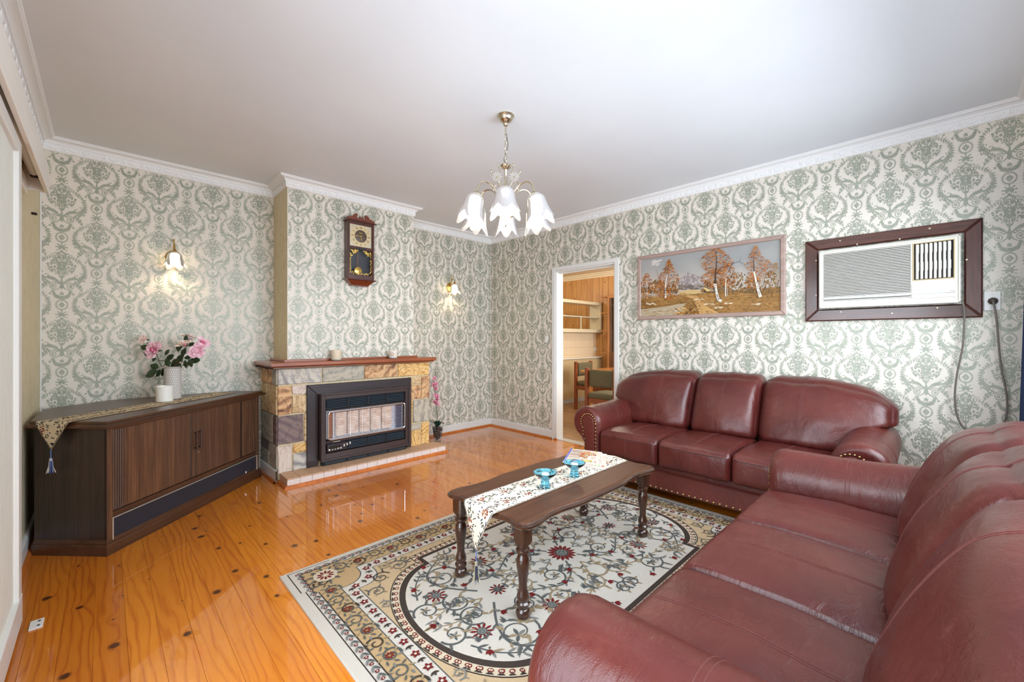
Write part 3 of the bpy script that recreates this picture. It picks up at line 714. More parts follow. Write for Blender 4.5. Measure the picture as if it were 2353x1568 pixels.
# window: chrome rim, ceramic radiants, wire guard
def rrect(x0, x1, z0, z1, r, n=5):
    return arc(x1-r, z1-r, r, 0, 90, n)+arc(x0+r, z1-r, r, 90, 180, n)+arc(x0+r, z0+r, r, 180, 270, n)+arc(x1-r, z0+r, r, 270, 360, n)
mb = MB(); mb.tube([(x, BY-.006, z) for x, z in rrect(wx0, wx1, wz0, wz1, .028)], .007, 8, closed=True); obj('window_rim', mb, m_chrome, ht)
mb = MB(); mb.box(wx0, wx1, BY+.045, BY+.049, wz0, wz1); mb.add([(wx0, BY+.046, wz0+.012), (wx1, BY+.046, wz0+.012), (wx1, BY, wz0), (wx0, BY, wz0)], [(0,1,2,3)]); mb.add([(wx0, BY+.046, wz1-.012), (wx1, BY+.046, wz1-.012), (wx1, BY, wz1), (wx0, BY, wz1)], [(0,1,2,3)])
obj('reflector', mb, plain('polished_reflector', c3(226, 232, 242), .35, .5), ht)
m_cer = plain('ceramic_radiant', c3(230, 214, 202), .7, var=c3(200, 168, 146), vs=16, bs=90, bst=.4)
n = 5; a, b = wx0+.07, wx1-.13
for i in range(n):
    x0 = lerp(a, b, i/n)+.006; x1 = lerp(a, b, (i+1)/n)-.006; mb = MB()
    mb.cbox(x0, x1, BY+.022, BY+.044, wz0+.016, wz1-.016, .004)
    for k in range(7): z = lerp(wz0+.03, wz1-.03, k/6); mb.cbox(x0+.006, x1-.006, BY+.017, BY+.023, z-.006, z+.006, .002)
    obj('radiant', mb, m_cer, ht)
mb = MB(); mb.cbox(wx0+.012, wx0+.052, BY+.02, BY+.044, wz0+.01, wz1-.01, .004); obj('burner_end', mb, plain('burnt_orange_panel', c3(128, 66, 22), .5), ht)
mb = MB(); mb.cbox(wx1-.085, wx1-.02, BY+.02, BY+.044, wz0+.01, wz1-.01, .004); obj('side_reflector', mb, plain('blued_steel', c3(92, 98, 132), .3, .7), ht)
for k in range(15):
    z = lerp(wz0+.014, wz1-.014, k/14); mb = MB(); mb.tube([(wx0+.004, BY+.004, z), (wx1-.004, BY+.004, z)], .0017, 6); obj('guard_wire', mb, m_chrome, ht)
for k in range(6):
    x = lerp(wx0+.09, wx1-.1, k/5); mb = MB(); mb.tube([(x, BY+.001, wz0+.002), (x, BY+.001, wz1-.002)], .0019, 6); obj('guard_upright', mb, m_chrome, ht)
# control panel with display, buttons and the unreadable white print above it
mb = MB(); mb.cbox(cx0, cx1, BY+.002, BY+.02, cz0, cz1, .003); cp = obj('control_panel', mb, plain('panel_plum_black', c3(40, 32, 40), .35), ht)
m_mark = plain('pale_marking', c3(214, 206, 190), .5)
mb = MB(); mb.cbox(cx0+.02, cx0+.118, BY-.001, BY+.004, cz1-.046, cz1-.02, .001); obj('display', mb, plain('display_green_black', c3(16, 22, 14), .12), cp)
for k in range(4): mb = MB(); mb.cbox(cx0+.04+.026*k, cx0+.054+.026*k, BY-.001, BY+.004, cz0+.016, cz0+.022+.006*(k > 1), .001); obj('button', mb, m_mark, cp)
for k, x in enumerate((.15, .178, .206)): mb = MB(); mb.cbox(cx0+x, cx0+x+.012, BY-.001, BY+.004, cz1-.042+.006*k, cz1-.02+.006*k, .001); obj('button', mb, m_mark, cp)
mb = MB(); mb.lathe([(.009, 0), (.009, .006), (.006, .008), (.0001, .008)], 14, T=Matrix.Translation((cx0+.018, BY+.002, cz0+.02)) @ Matrix.Rotation(pi/2, 4, 'X')); obj('ignition_button', mb, m_chrome, cp)
mb = MB()
for k in range(7): mb.box(hz(470, 1110)[0]+.0095*k, hz(470, 1110)[0]+.0095*k+.006, BY-.0006, BY+.001, hz(470, 1118)[1]+.0, hz(470, 1108)[1]+.0)
obj('lettering', mb, m_mark, ht)
mb = MB(); mb.cbox(BX0+.02, BX1-.02, BY+.03, FY-.002, .0775, BZ0-.004, .004); bs_ = obj('base', mb, m_black, ht)
for k in range(4):
    x0 = lerp(BX0+.03, BX1-.03, k/4)+.008; x1 = lerp(BX0+.03, BX1-.03, (k+1)/4)-.008; mb = MB(); mb.cbox(x0, x1, BY+.022, BY+.032, .086, .112, .003); obj('base_slot', mb, plain('slot_grey', c3(46, 54, 62), .4), bs_)
rebase(ht, (-2.15, -.55, .0775))

# ================================================================ WALL CLOCK
ck = thing('wall_clock', 'dark carved wooden pendulum wall clock with a square brass dial', 'clock', (-2.167, CBY-.001, 1.78))
m_mah = wood('mahogany', c3(54, 19, 13), c3(90, 36, 22), (70, 70, 6), .3, .5)
m_maht = wood('mahogany_light', c3(92, 36, 17), c3(126, 56, 27), (6, 70, 70), .3, .5)
m_brass = plain('brass', c3(206, 170, 92), .24, 1); m_gold = plain('gilt', c3(214, 178, 92), .3, 1)
w_, D = .136, .085
mb = MB(); mb.cbox(-w_, -w_+.022, -D, 0, .06, .63, .003); obj('case_side', mb, m_mah, ck)
mb = MB(); mb.cbox(w_-.022, w_, -D, 0, .06, .63, .003); obj('case_side', mb, m_mah, ck)
mb = MB(); mb.box(-w_+.02, w_-.02, -.02, 0, .06, .63); obj('case_back', mb, plain('clock_dark', c3(44, 44, 52), .35), ck)
for z0, z1 in ((.06, .105), (.355, .385), (.6, .63)): mb = MB(); mb.cbox(-w_+.02, w_-.02, -D+.004, -.02, z0, z1, .002); obj('rail', mb, m_mah, ck)
mb = MB(); mb.cbox(-w_-.016, w_+.016, -D-.016, 0, .05, .062, .004); obj('base_moulding', mb, m_mah, ck)
mb = MB(); mb.add([(-w_, -D, .05), (w_, -D, .05), (w_, 0, .05), (-w_, 0, .05), (-w_+.05, -D+.03, .004), (w_-.05, -D+.03, .004), (w_-.05, 0, .004), (-w_+.05, 0, .004)], [(0,1,2,3), (4,5,6,7), (0,1,5,4), (1,2,6,5), (2,3,7,6), (3,0,4,7)])
mb.cbox(-w_+.045, w_-.045, -D+.026, 0, -.004, .006, .002); obj('base_bracket', mb, m_maht, ck)
mb = MB(); mb.cbox(-w_-.018, w_+.018, -D-.018, 0, .628, .642, .004); obj('top_moulding', mb, m_mah, ck)
half = [(0, .672), (.012, .69), (.02, .676), (.026, .664), (.04, .664), (.044, .68), (.034, .696), (.04, .708), (.056, .71), (.07, .7), (.09, .678), (.115, .668), (w_+.004, .666), (w_+.004, .642)]
poly = half + [(-x, z) for x, z in half[::-1] if x > 0]
mb = MB(); mb.prism(poly[::-1], -D+.014, -D-.004, 'y', c=.003); obj('pediment', mb, m_maht, ck)
for s in (-1, 1): mb = MB(); mb.cbox(s*(w_-.004)-.006, s*(w_-.004)+.006, -D, 0, .642, .664, .002); obj('pediment_side', mb, m_maht, ck)
# dial
DZ, DR = .491, .1
mb = MB(); mb.cbox(-.112, .112, -D+.012, -D+.02, .38, .602, .001); di = obj('dial_plate', mb, plain('silvered_dial', c3(206, 192, 164), .3, .8, var=c3(224, 214, 190), vs=40), ck)
def Tf(y, z=DZ, x=0): return Matrix.Translation((x, y, z)) @ Matrix.Rotation(pi/2, 4, 'X')
mb = MB(); mb.lathe([(.062, 0), (.105, 0), (.105, .002), (.062, .002), (.062, 0)], 40, T=Tf(-D+.012), cap=False); obj('chapter_ring', mb, plain('chapter_ring', c3(220, 200, 158), .3, .55), di)
mb = MB(); mb.lathe([(.0001, .001), (.064, .001), (.066, .0)], 40, T=Tf(-D+.012)); obj('dial_centre', mb, plain('dial_brown', c3(84, 68, 58), .45), di)
m_num = plain('numeral_black', c3(44, 36, 30), .5)
for h, s in enumerate(('XII', 'I', 'II', 'III', 'IIII', 'V', 'VI', 'VII', 'VIII', 'IX', 'X', 'XI')):
    a = radians(30*h); text(s, .03, (.083*sin(a), -D+.0094, DZ+.083*cos(a)), (pi/2, -a if False else 0, 0), m_num, di, name='numeral', sx=.62).rotation_euler = (pi/2, a, 0)
mb = MB(); mb.cbox(-.018, .018, -D+.009, -D+.0112, DZ+.028, DZ+.035, .0005); obj('dial_lettering', mb, m_gold, di)
def hand(L, ang, y, nm):
    p = [(-.0025, -.008), (.0025, -.008), (.0025, L*.4), (.006, L*.5), (.0022, L*.6), (.0008, L), (-.0008, L), (-.0022, L*.6), (-.006, L*.5), (-.0025, L*.4)]
    mb = MB(); mb.prism(p, 0, .0015, 'z', T=Matrix.Translation((0, y, DZ)) @ Matrix.Rotation(ang, 4, 'Y') @ Matrix.Rotation(pi/2, 4, 'X')); obj(nm, mb, m_gold, di)
hand(.062, radians(172), -D+.0075, 'hour_hand'); hand(.088, radians(-92), -D+.005, 'minute_hand')
mb = MB(); mb.lathe([(.006, 0), (.005, .004), (.0001, .005)], 14, T=Tf(-D+.006)); obj('hand_boss', mb, m_gold, di)
# scalloped drop under the dial, pendulum, gilt fretwork on the lower glass
mb = MB(); mb.prism([(-.05, .372)]+[(-.05+.1*k/24, .362-.012*abs(sin(pi*4*k/24))) for k in range(25)]+[(.05, .372)], -D+.006, -D, 'y'); obj('scalloped_drop', mb, m_black, ck)
mb = MB(); mb.cbox(-.031, -.023, -.06, -.055, .165, .355, .001); obj('pendulum_rod', mb, m_maht, ck)
mb = MB(); mb.lathe([(.0001, .006), (.025, .005), (.036, .002), (.036, -.002), (.0001, -.003)], 28, T=Tf(-.06, .15, -.022)); obj('pendulum_bob', mb, m_brass, ck)
mb = MB(); mb.box(-w_+.022, w_-.022, -D+.012, -D+.014, .105, .355); gl = obj('lower_glass', mb, m_pane, ck)
rg = random.Random(2); mb = MB(); lay = 0
for s in (-1, 1):
    for k in range(26):
        u = rg.random(); v = rg.random()*(1-u); lay += 1
        q = blob(s*(w_-.03-.075*u), .348-.085*v, .0075, 6, rg); mb.add([(x, -D+.0115-.00002*lay, z) for x, z in q], [list(range(6))])
    for k in range(34):
        t = k/33; lay += 1; q = leaf(s*(w_-.03-.004*sin(t*20)), .27-.13*t, rg.random()*6, .012*(1-.5*sin(pi*t)), .006); mb.add([(x, -D+.0115-.00002*lay, z) for x, z in q], [list(range(6))])
    for k in range(14):
        t = k/13; lay += 1; q = leaf(s*(w_-.03-.1*t), .115+.016*abs(sin(t*9))*(1-t), rg.random()*6, .014, .008); mb.add([(x, -D+.0115-.00002*lay, z) for x, z in q], [list(range(6))])
obj('gilt_fretwork', mb, m_gold, gl)

# ================================================================ TULIP GLASS SHADES (chandelier and wall lamps)
m_shade = shade_glass('frosted_tulip_glass', (.82, .81, .79, 1)); m_silver = plain('antique_silver', c3(206, 196, 172), .2, 1); m_bulb = emis('lit_bulb', (1, .9, .74, 1), 9)
m_cap = plain('antique_brass', c3(176, 140, 84), .3, 1)
def tulip(name, parent, H=.185, r0=.03, r1=.082, petals=6, T=None):
    """bell of joined petals with pointed tips and fine ribs, mouth downwards"""
    mb = MB(); nu, nv = petals*12, 16
    def fn(s, t):
        a = 2*pi*s; pt = (.5+.5*cos(petals*a))**.85; L = H*(.74+.26*pt); d = L*t
        k = d/H; r = r1*(.56*sqrt(max(0, 1-(1-min(1, k/.24+r0*2))**2))+.40*k**1.6)
        r *= 1+.09*pt*k*k*k+.008*cos(a*petals*6)*min(1, 4*k)
        return (r*cos(a), r*sin(a), -d)
    mb.grid(fn, nu, nv, T=T)
    return obj(name, mb, m_shade, parent, fix=False, sharp=0)
# ---- wall lamps
def sconce(label, x):
    t = thing('wall_lamp', label, 'lamp', (x, -.001, 1.93), 0, 'wall lamps on the fireplace wall')
    mb = MB(); mb.lathe([(.0001, 0), (.052, 0), (.052, .006), (.046, .012), (.036, .013), (.03, .018), (.02, .02), (.0001, .024)], 30, T=Matrix.Scale(1.18, 4, (0, 0, 1)) @ Matrix.Rotation(pi/2, 4, 'X')); obj('back_plate', mb, m_brass, t)
    pth = bez([(0, -.02, 0), (0, -.035, .03), (.0, -.04, .075), (0, -.06, .105), (0, -.085, .103), (0, -.1, .078), (0, -.104, .05)], 6)
    mb = MB(); mb.tube(pth, .005, 10); obj('arm', mb, m_brass, t)
    mb = MB(); mb.tube(bez([(0, -.04, .06), (0, -.038, .09), (0, -.05, .12), (0, -.047, .145)], 5), [.004]*14+[.0055, .006], 8); mb.sphere((0, -.047, .147), .008); obj('finial', mb, m_brass, t)
    Tm = Matrix.Translation((0, -.104, .05)) @ Matrix.Rotation(radians(-8), 4, 'X')
    mb = MB(); mb.lathe([(.006, .012), (.009, .004), (.022, -.012), (.031, -.018), (.029, -.02), (.0001, -.014)], 20, T=Tm); obj('cap', mb, m_cap, t)
    tulip('shade', t, .135, .034, .082, 6, Tm @ Matrix.Translation((0, 0, -.014)))
    mb = MB(); mb.sphere((0, -.104, .0), .021, 8); obj('bulb', mb, m_bulb, t)
    point('wall_lamp_light', (0, -.11, -.03), SCONCE_W, (1, .78, .5), .025, t)
    return t
SCONCE_W, CHAND_W = 4.0, 6.5
sconce('brass wall lamp with a white tulip shade, above the corner cabinet', -3.578)
sconce('brass wall lamp with a white tulip shade, above the orchid pot', -.727)

# ---- chandelier
cx, cy = -2.12, -2.542
ch = thing('chandelier', 'six-arm brass chandelier with white tulip glass shades on a chain', 'chandelier', (cx, cy, CH))
mb = MB(); mb.lathe([(.054, 0), (.056, -.006), (.052, -.010), (.052, -.014), (.047, -.018), (.045, -.026), (.036, -.038), (.022, -.047), (.016, -.051), (.018, -.057), (.015, -.066), (.006, -.073), (.0001, -.075)], 32); obj('ceiling_rose', mb, m_silver, ch)
mb = MB(); mb.tube([(0, 0, -.07), (0, 0, -.125)], .005, 10); obj('hanger', mb, m_silver, ch)
zc = -.118
for k in range(6):
    a = k*pi/2; L = .038; mb = MB(); mb.tube([(.0085*cos(t)*cos(a), .0085*cos(t)*sin(a), zc-L/2+.0185*sin(t)+.0) for t in [2*pi*i/16 for i in range(16)]], .0019, 6, closed=True); obj('chain_link', mb, m_silver, ch); zc -= .0305
mb = MB(); mb.tube(bez([(.002, .0, -.1), (.008, -.004, -.15), (.014, -.006, -.2), (.0, .0, -.25), (-.012, .004, -.29), (.0, .0, -.325)], 8), .0026, 8); obj('supply_cord', mb, plain('grey_cord', c3(96, 94, 92), .5), ch)
mb = MB(); mb.lathe([(.0001, -.318), (.008, -.32), (.036, -.326), (.038, -.33), (.03, -.344), (.014, -.352), (.009, -.36), (.009, -.5), (.014, -.505), (.03, -.52), (.036, -.535), (.03, -.555), (.022, -.57), (.024, -.6), (.05, -.635), (.058, -.645), (.05, -.66), (.03, -.672), (.014, -.68), (.012, -.69), (.016, -.7), (.012, -.712), (.004, -.72), (.006, -.727), (.0001, -.733)], 28); obj('stem', mb, m_silver, ch)
for k in range(6):
    a = YAW+pi+k*pi/3; ca, sa = cos(a), sin(a)
    def P(r, z): return (r*ca, r*sa, z)
    arm = bez([P(.024, -.56), P(.06, -.515), P(.11, -.47), P(.16, -.462), P(.195, -.49), P(.206, -.53)], 6)
    mb = MB(); mb.tube(arm, .0058, 9); ao = obj('arm', mb, m_silver, ch)
    mb = MB(); mb.tube([P(.1, -.478), P(.09, -.455), P(.075, -.44)], [.005, .006, .001], 8); obj('leaf_scroll', mb, m_silver, ao)
    Tm = Matrix.Translation(P(.208, -.535)) @ Matrix.Rotation(a, 4, 'Z') @ Matrix.Rotation(radians(-13), 4, 'Y')
    mb = MB(); mb.lathe([(.006, .014), (.01, .004), (.022, -.012), (.03, -.019), (.028, -.021), (.0001, -.014)], 20, T=Tm); obj('shade_cap', mb, m_silver, ao)
    tulip('shade', ch, .19, .036, .100, 6, Tm @ Matrix.Translation((0, 0, -.016)))
    mb = MB(); mb.sphere(tuple(Tm @ Vector((0, 0, -.075))), .024, 8); obj('bulb', mb, m_bulb, ch)
    point('chandelier_light', tuple(Tm @ Vector((0, 0, -.09))), CHAND_W, (1, .91, .8), .03, ch)
for l, z in ((-.095, -.365), (-.05, -.322), (.05, -.322), (.095, -.365)):                # upright stems with buds
    tip = RT*l+Vector((0, 0, z)); b0 = RT*(l*.3)+Vector((0, 0, -.525)); mb = MB(); mb.tube(bez([b0, b0.lerp(tip, .5)-RT*(l*.08), tip], 6), .0024, 7)
    mb.lathe([(.0001, -.012), (.005, -.006), (.0065, .0), (.005, .009), (.0001, .013)], 10, tuple(tip)); obj('bud_stem', mb, m_silver, ch)
for s in (-1, 1):
    c = Vector((RT.x*.055*s, RT.y*.055*s, -.418)) - FW*.04
    T0 = Matrix.Translation(c) @ FW.to_track_quat('Z', 'Y').to_matrix().to_4x4()
    mb = MB()
    for k in range(10): a = 2*pi*k/10; mb.add([(0, 0, .0), (.014*cos(a-.3), .014*sin(a-.3), .0), (.03*cos(a-.2), .03*sin(a-.2), -.003), (.034*cos(a), .034*sin(a), -.002), (.03*cos(a+.2), .03*sin(a+.2), -.003), (.014*cos(a+.3), .014*sin(a+.3), 0)], [(0,1,2,3,4,5)], 0, T=T0 @ Matrix.Translation((0, 0, .0004*(k % 2))))
    mb.lathe([(.007, -.004), (.005, -.007), (.0001, -.008)], 12, T=T0, mi=1); mb.tube([T0 @ Vector((0, 0, .001)), Vector((0, 0, -.53))], .0022, 7, mi=1)
    obj('glass_daisy', mb, [m_shade, m_silver], ch)

# ================================================================ PATTERNED CLOTH
m_cloth = vcol('tapestry_cloth', .85, 900, .3, .2)
CLOTH = [c3(206, 190, 160), c3(118, 54, 46), c3(52, 60, 60), c3(52, 62, 92), c3(92, 80, 60), c3(160, 104, 74), c3(34, 32, 32)]
def cloth(name, parent, fn, L, W, tip0, tip1, seed, ground=CLOTH[0], tag_=None, th=.0012):
    """runner in (s,t) metres mapped to space by fn(s,t); pointed ends tip0 / tip1 long"""
    rr = random.Random(seed); mb = MB()
    def wid(s):
        if tip0 and s < 0: return W/2*max(0, 1+s/tip0)
        if tip1 and s > L: return W/2*max(0, 1-(s-L)/tip1)
        return W/2
    s0, s1 = -tip0, L+tip1; ns = int((s1-s0)/.012)+1; nt = 12
    def P(s, t, d=0):
        e = .002; a = Vector(fn(s+e, t))-Vector(fn(s-e, t)); b = Vector(fn(s, t+e))-Vector(fn(s, t-e)); n = a.cross(b).normalized()
        return Vector(fn(s, t))+n*d
    for top in (1, 0):
        vs = [P(lerp(s0, s1, i/ns), lerp(-1, 1, j/nt)*wid(lerp(s0, s1, i/ns)), th*top) for i in range(ns+1) for j in range(nt+1)]
        mb.add(vs, [(i*(nt+1)+j, (i+1)*(nt+1)+j, (i+1)*(nt+1)+j+1, i*(nt+1)+j+1) for i in range(ns) for j in range(nt)], 0, True, col=ground)
    lay = [0]
    def put(q, c):
        if any(abs(t) > wid(s)-.002 or s < s0 or s > s1 for s, t in q): return
        lay[0] += 1; d = th+.0004+.000012*(lay[0] % 50); mb.add([P(s, t, d) for s, t in q], [list(range(len(q)))], 0, col=c)
    # dark woven edges
    for sg in (-1, 1):
        for i in range(ns*2):
            a, b = lerp(s0, s1, i/ns/2), lerp(s0, s1, (i+1)/ns/2)
            if rr.random() < .85: q = [(a, sg*(wid(a)-.006)), (b, sg*(wid(b)-.006)), (b, sg*(wid(b)-.002)), (a, sg*(wid(a)-.002))]; lay[0] += 1; mb.add([P(s, t, th+.0004) for s, t in q], [(0,1,2,3)], 0, col=CLOTH[6])
    k = 0; s = s0+.04
    while s < s1:                                         # rose sprays in two staggered rows
        for row in (-1, 1):
            u = s+(.0 if row < 0 else .075); v = row*W*.24
            for i in range(20): a = rr.random()*6.3; r = .024*sqrt(rr.random()); put(blob(u+r*cos(a), v+r*sin(a)*.8, .005, 5, rr), (CLOTH[1] if rr.random() < .62 else CLOTH[5]))
            for i in range(6): a = rr.random()*6.3; r = .02*rr.random(); put(ringq(u+r*cos(a), v+r*sin(a), .003, .0045, 6)[0], CLOTH[0])
            for i in range(34): a = rr.random()*6.3; r = .022+.026*rr.random(); put(leaf(u+1.3*r*cos(a), v+.9*r*sin(a), a+rr.uniform(-.7, .7), .015, .006), rr.choice((CLOTH[2], CLOTH[2], CLOTH[3], CLOTH[4], CLOTH[6])))
            p = crv([(u+.03, v), (u+.055, v+.012), (u+.075, v-.008), (u+.095, v+.01)], 3)
            for q in stripq(p, .0024): put(q, CLOTH[2])
            for i in range(0, len(p), 2): put(leaf(p[i][0], p[i][1], rr.random()*6, .013, .006), CLOTH[2]); put(leaf(p[i][0], p[i][1], rr.random()*6, .011, .006), CLOTH[4])
        s += .15
    return obj(name, mb, m_cloth, parent, fix=False, sharp=0)
def tassel(parent, top, L=.115, c1=c3(214, 208, 188), c2=c3(54, 74, 138), dirs=(0, 0)):
    mb = MB(); top = Vector(top); k = L*.36
    cord = [top+Vector((.0015*sin(i*1.6), .0015*cos(i*1.6), -k*i/14)) for i in range(15)]
    mb.tube(cord, .0022, 6); o = obj('tassel_cord', mb, plain('cord_blue', c3(84, 116, 176), .7), parent)
    mb = MB(); b = top+Vector((0, 0, -k)); mb.lathe([(.0001, .002), (.006, -.001), (.0085, -.009), (.0065, -.017), (.007, -.02), (.0001, -.022)], 12, tuple(b)); h = obj('tassel_knot', mb, plain('knot_cream_blue', c1, .8, var=c2, vs=160), parent)
    for j, c in enumerate((c1, c2)):
        mb = MB(); rr = random.Random(j+4)
        for i in range(26):
            a = rr.random()*6.3; r = .003+.004*rr.random(); sp = 1.8+1.6*rr.random(); z0 = b.z-.018; z1 = top.z-L*(.93+.1*rr.random())
            mb.tube([(b.x+r*cos(a), b.y+r*sin(a), z0), (b.x+1.3*r*cos(a), b.y+1.3*r*sin(a), (z0+z1)/2), (b.x+sp*r*cos(a), b.y+sp*r*sin(a), z1)], .0011, 4)
        obj('tassel_fringe', mb, plain('fringe_'+('cream', 'navy')[j], c, .8), parent)

# ================================================================ CORNER CABINET
CL = Vector((-3.983, -1.184, 0)); CA = atan2(.962, 1.006); ce = Vector((cos(CA), sin(CA), 0)); cn = Vector((-sin(CA), cos(CA), 0))
cb = thing('tv_cabinet', 'dark walnut corner television cabinet with sliding tambour doors and black speaker panel', 'cabinet', tuple(CL), CA)
def fx(px): return (onplane(px, 1000, CL+cn*.012, cn)-CL).dot(ce)
def fz(px, py): return onplane(px, py, CL+cn*.012, cn).z
m_wal = wood('walnut_print', c3(56, 37, 26), c3(118, 81, 56), (120, 120, 3), .4, .15, c0=c3(86, 58, 41))
m_wald = wood('walnut_dark', c3(34, 25, 22), c3(68, 50, 41), (120, 120, 3), .4, .15)
m_walh = wood('walnut_rail', c3(46, 28, 18), c3(94, 58, 36), (3, 120, 120), .38, .2)
FPT = [(0, 0), (1.392, 0), (1.392, .255), (.83, .80), (.40, .85), (0, .45)]
def off(d): return inset(FPT, d)
mb = MB(); mb.prism(off(.0), 0, .06, 'z', c=.004); obj('plinth', mb, m_walh, cb)
mb = MB(); mb.prism(off(.006), .06, .078, 'z', c=.005); mb.prism(off(.011), .078, .086, 'z', c=.003); obj('plinth_moulding', mb, m_walh, cb)
mb = MB(); mb.prism(off(.03), .08, .735, 'z'); obj('carcass', mb, m_wald, cb)
mb = MB(); mb.prism(off(.012), .726, .738, 'z', c=.004); mb.prism(off(-.022), .738, .758, 'z', c=.008); mb.prism(off(-.008), .757, .775, 'z', c=.006); obj('top', mb, m_walh, cb)
# left end panel, front stiles and rails
mb = MB(); mb.cbox(.014, .032, .014, .45, .086, .728, .001); obj('end_panel', mb, m_wald, cb)
mb = MB(); mb.cbox(1.36, 1.378, .014, .25, .086, .728, .001); obj('end_panel', mb, m_wald, cb)
gx_0, gx_1 = fx(260), fx(590); gz_1, gz_0 = fz(260, 1191), fz(260, 1244)
dx = [fx(v) for v in (262, 288, 306, 441, 455, 553, 559, 588)]
dz0, dz1 = fz(300, 1158), .715
for x0, x1 in ((.014, dx[0]-.006), (dx[7]+.004, 1.378)): mb = MB(); mb.cbox(x0, x1, .012, .034, .086, .728, .002); obj('stile', mb, m_wal, cb)
mb = MB(); mb.cbox(dx[0]-.006, dx[7]+.004, .012, .034, gz_1+.008, dz0-.004, .002); obj('rail', mb, m_walh, cb)
mb = MB(); mb.cbox(dx[0]-.006, dx[7]+.004, .014, .034, dz1, .728, .002); obj('rail', mb, m_walh, cb)
def tambour(x0, x1, n):
    for i in range(n):
        a, b = lerp(x0, x1, i/n)+.002, lerp(x0, x1, (i+1)/n)-.002; mb = MB(); mb.prism([(a, .028), (a, .02), ((a+b)/2, .0165), (b, .02), (b, .028)], dz0, dz1, 'z'); obj('tambour_slat', mb, m_wal, cb)
tambour(dx[0], dx[1], 5); tambour(dx[6], dx[7], 6)
def door(x0, x1, hx):
    mb = MB(); mb.cbox(x0, x1, .016, .03, dz0, dz1, .002); d = obj('door', mb, m_wal, cb)
    z0, z1 = .44, .575
    mb = MB(); mb.cbox(hx-.006, hx+.006, -.008, -.001, z0, z1, .0025); h = obj('handle', mb, plain('bronze_handle', c3(96, 78, 72), .35, .8), d)
    for z in (z0+.012, z1-.012): mb = MB(); mb.lathe([(.0045, 0), (.0045, .019)], 10, T=Matrix.Translation((hx, .017, z)) @ Matrix.Rotation(pi/2, 4, 'X')); obj('handle_post', mb, m_dark, h)
    return d
d1 = door(dx[1], dx[4]-.012, dx[4]-.026); d2 = door(dx[4]-.008, dx[5], dx[4]+.012)
mb = MB(); mb.cbox(dx[3]-.006, dx[3]+.004, .012, .018, dz0, dz1, .002); obj('door_edge', mb, m_wald, d1)
mb = MB(); mb.lathe([(.0065, 0), (.0065, .003), (.003, .0035), (.0001, .002)], 14, T=Matrix.Translation((dx[4]+.008, .016, .415)) @ Matrix.Rotation(pi/2, 4, 'X')); obj('lock', mb, m_chrome, d2)
mb = MB(); mb.cbox(gx_0, gx_1, .018, .034, gz_0, gz_1, .001); obj('speaker_cloth', mb, plain('speaker_black_cloth', c3(38, 34, 42), .85, bs=1600, bst=.5), cb)
for a in ((gx_0-.004, gx_1+.004, gz_1-.002, gz_1+.004), (gx_0-.004, gx_1+.004, gz_0-.004, gz_0+.002), (gx_0-.004, gx_0+.002, gz_0, gz_1), (gx_1-.002, gx_1+.004, gz_0, gz_1)): mb = MB(); mb.cbox(a[0], a[1], .009, .02, a[2], a[3], .001); obj('silver_trim', mb, plain('silver_trim', c3(214, 212, 204), .3, .7), cb)
bx = fx(570); bz = (gz_0+gz_1)/2-.035; mb = MB(); mb.cbox(bx-.03, bx+.03, .012, .019, bz-.011, bz+.011, .001); bd = obj('badge', mb, m_chrome, cb)
mb = MB(); mb.cbox(bx-.028, bx+.028, .0112, .0125, bz-.009, bz+.009, .0003); obj('badge_face', mb, m_black, bd)
mb = MB(); mb.cbox(bx-.022, bx-.012, .0106, .0115, bz-.006, bz+.005, .0003); mb.cbox(bx-.006, bx+.022, .0106, .0115, bz+.001, bz+.005, .0003); obj('badge_marking', mb, m_chrome, bd)

# ---- runner with a tassel hanging over the cabinet's end
rn = thing('table_runner', 'floral tapestry runner with blue tassel, draped over the corner cabinet end', 'table runner', tuple(CL+Vector((0, 0, .775))), CA)
def rmap(s, t):
    y = .29-.05*min(1, max(0, s))+t; e = .03                       # s = 0 at the left edge of the top
    if s > 0: return (s-.022+.0, y, .0015)
    q = -s; r = .012
    if q < r*1.57: a = q/r; return (-.022-r*sin(a), y, .0015-r*(1-cos(a)))
    return (-.022-r, y, .0015-r-(q-r*1.57))
cloth('runner_cloth', rn, rmap, 1.28, .21, .165, .0, 21)
tassel(rn, (-.036, .29, -.155), .13)

# ---- vase, candle and roses on the cabinet
TZ = .7785
vp_ = onz(397, 917, TZ); vp_.z = TZ
va = thing('vase', 'white and grey herringbone cylinder vase holding pink roses', 'vase', tuple(vp_))
vdep = (vp_-CAM).dot(FW); vr = 15.9/FPX*vdep; vh = (917-846)/FPX*vdep+.012
mb = MB(); mb.lathe([(.0001, 0), (vr-.004, 0), (vr, .004), (vr, vh-.002), (vr-.002, vh), (vr-.006, vh-.002), (vr-.006, .012), (.0001, .012)], 36); obj('vase_body', mb, plain('vase_grey', c3(176, 170, 164), .6), va)
mb = MB(); nrow, ncol = 13, 26                                    # raised white herringbone strokes
for i in range(nrow):
    for j in range(ncol):
        a = 2*pi*j/ncol; z0 = .012+(vh-.024)*i/nrow; hh = (vh-.024)/nrow*.78; da = (2*pi/ncol)*.62*(1 if i % 2 else -1); rr_ = vr+.0006
        pts = [(rr_*cos(a+q), rr_*sin(a+q), z) for q, z in ((0, z0), (.09, z0), (.09+da, z0+hh), (da, z0+hh))]
        mb.add(pts, [(0,1,2,3)])
h = obj('herringbone_strokes', mb, plain('vase_white', c3(240, 238, 234), .5), va, fix=False); h['kind'] = 'stuff'
cp_ = onz(378, 922.5, TZ); cp_.z = TZ
jar = thing('candle_jar', 'plain white candle jar standing in front of the rose vase', 'candle', tuple(cp_))
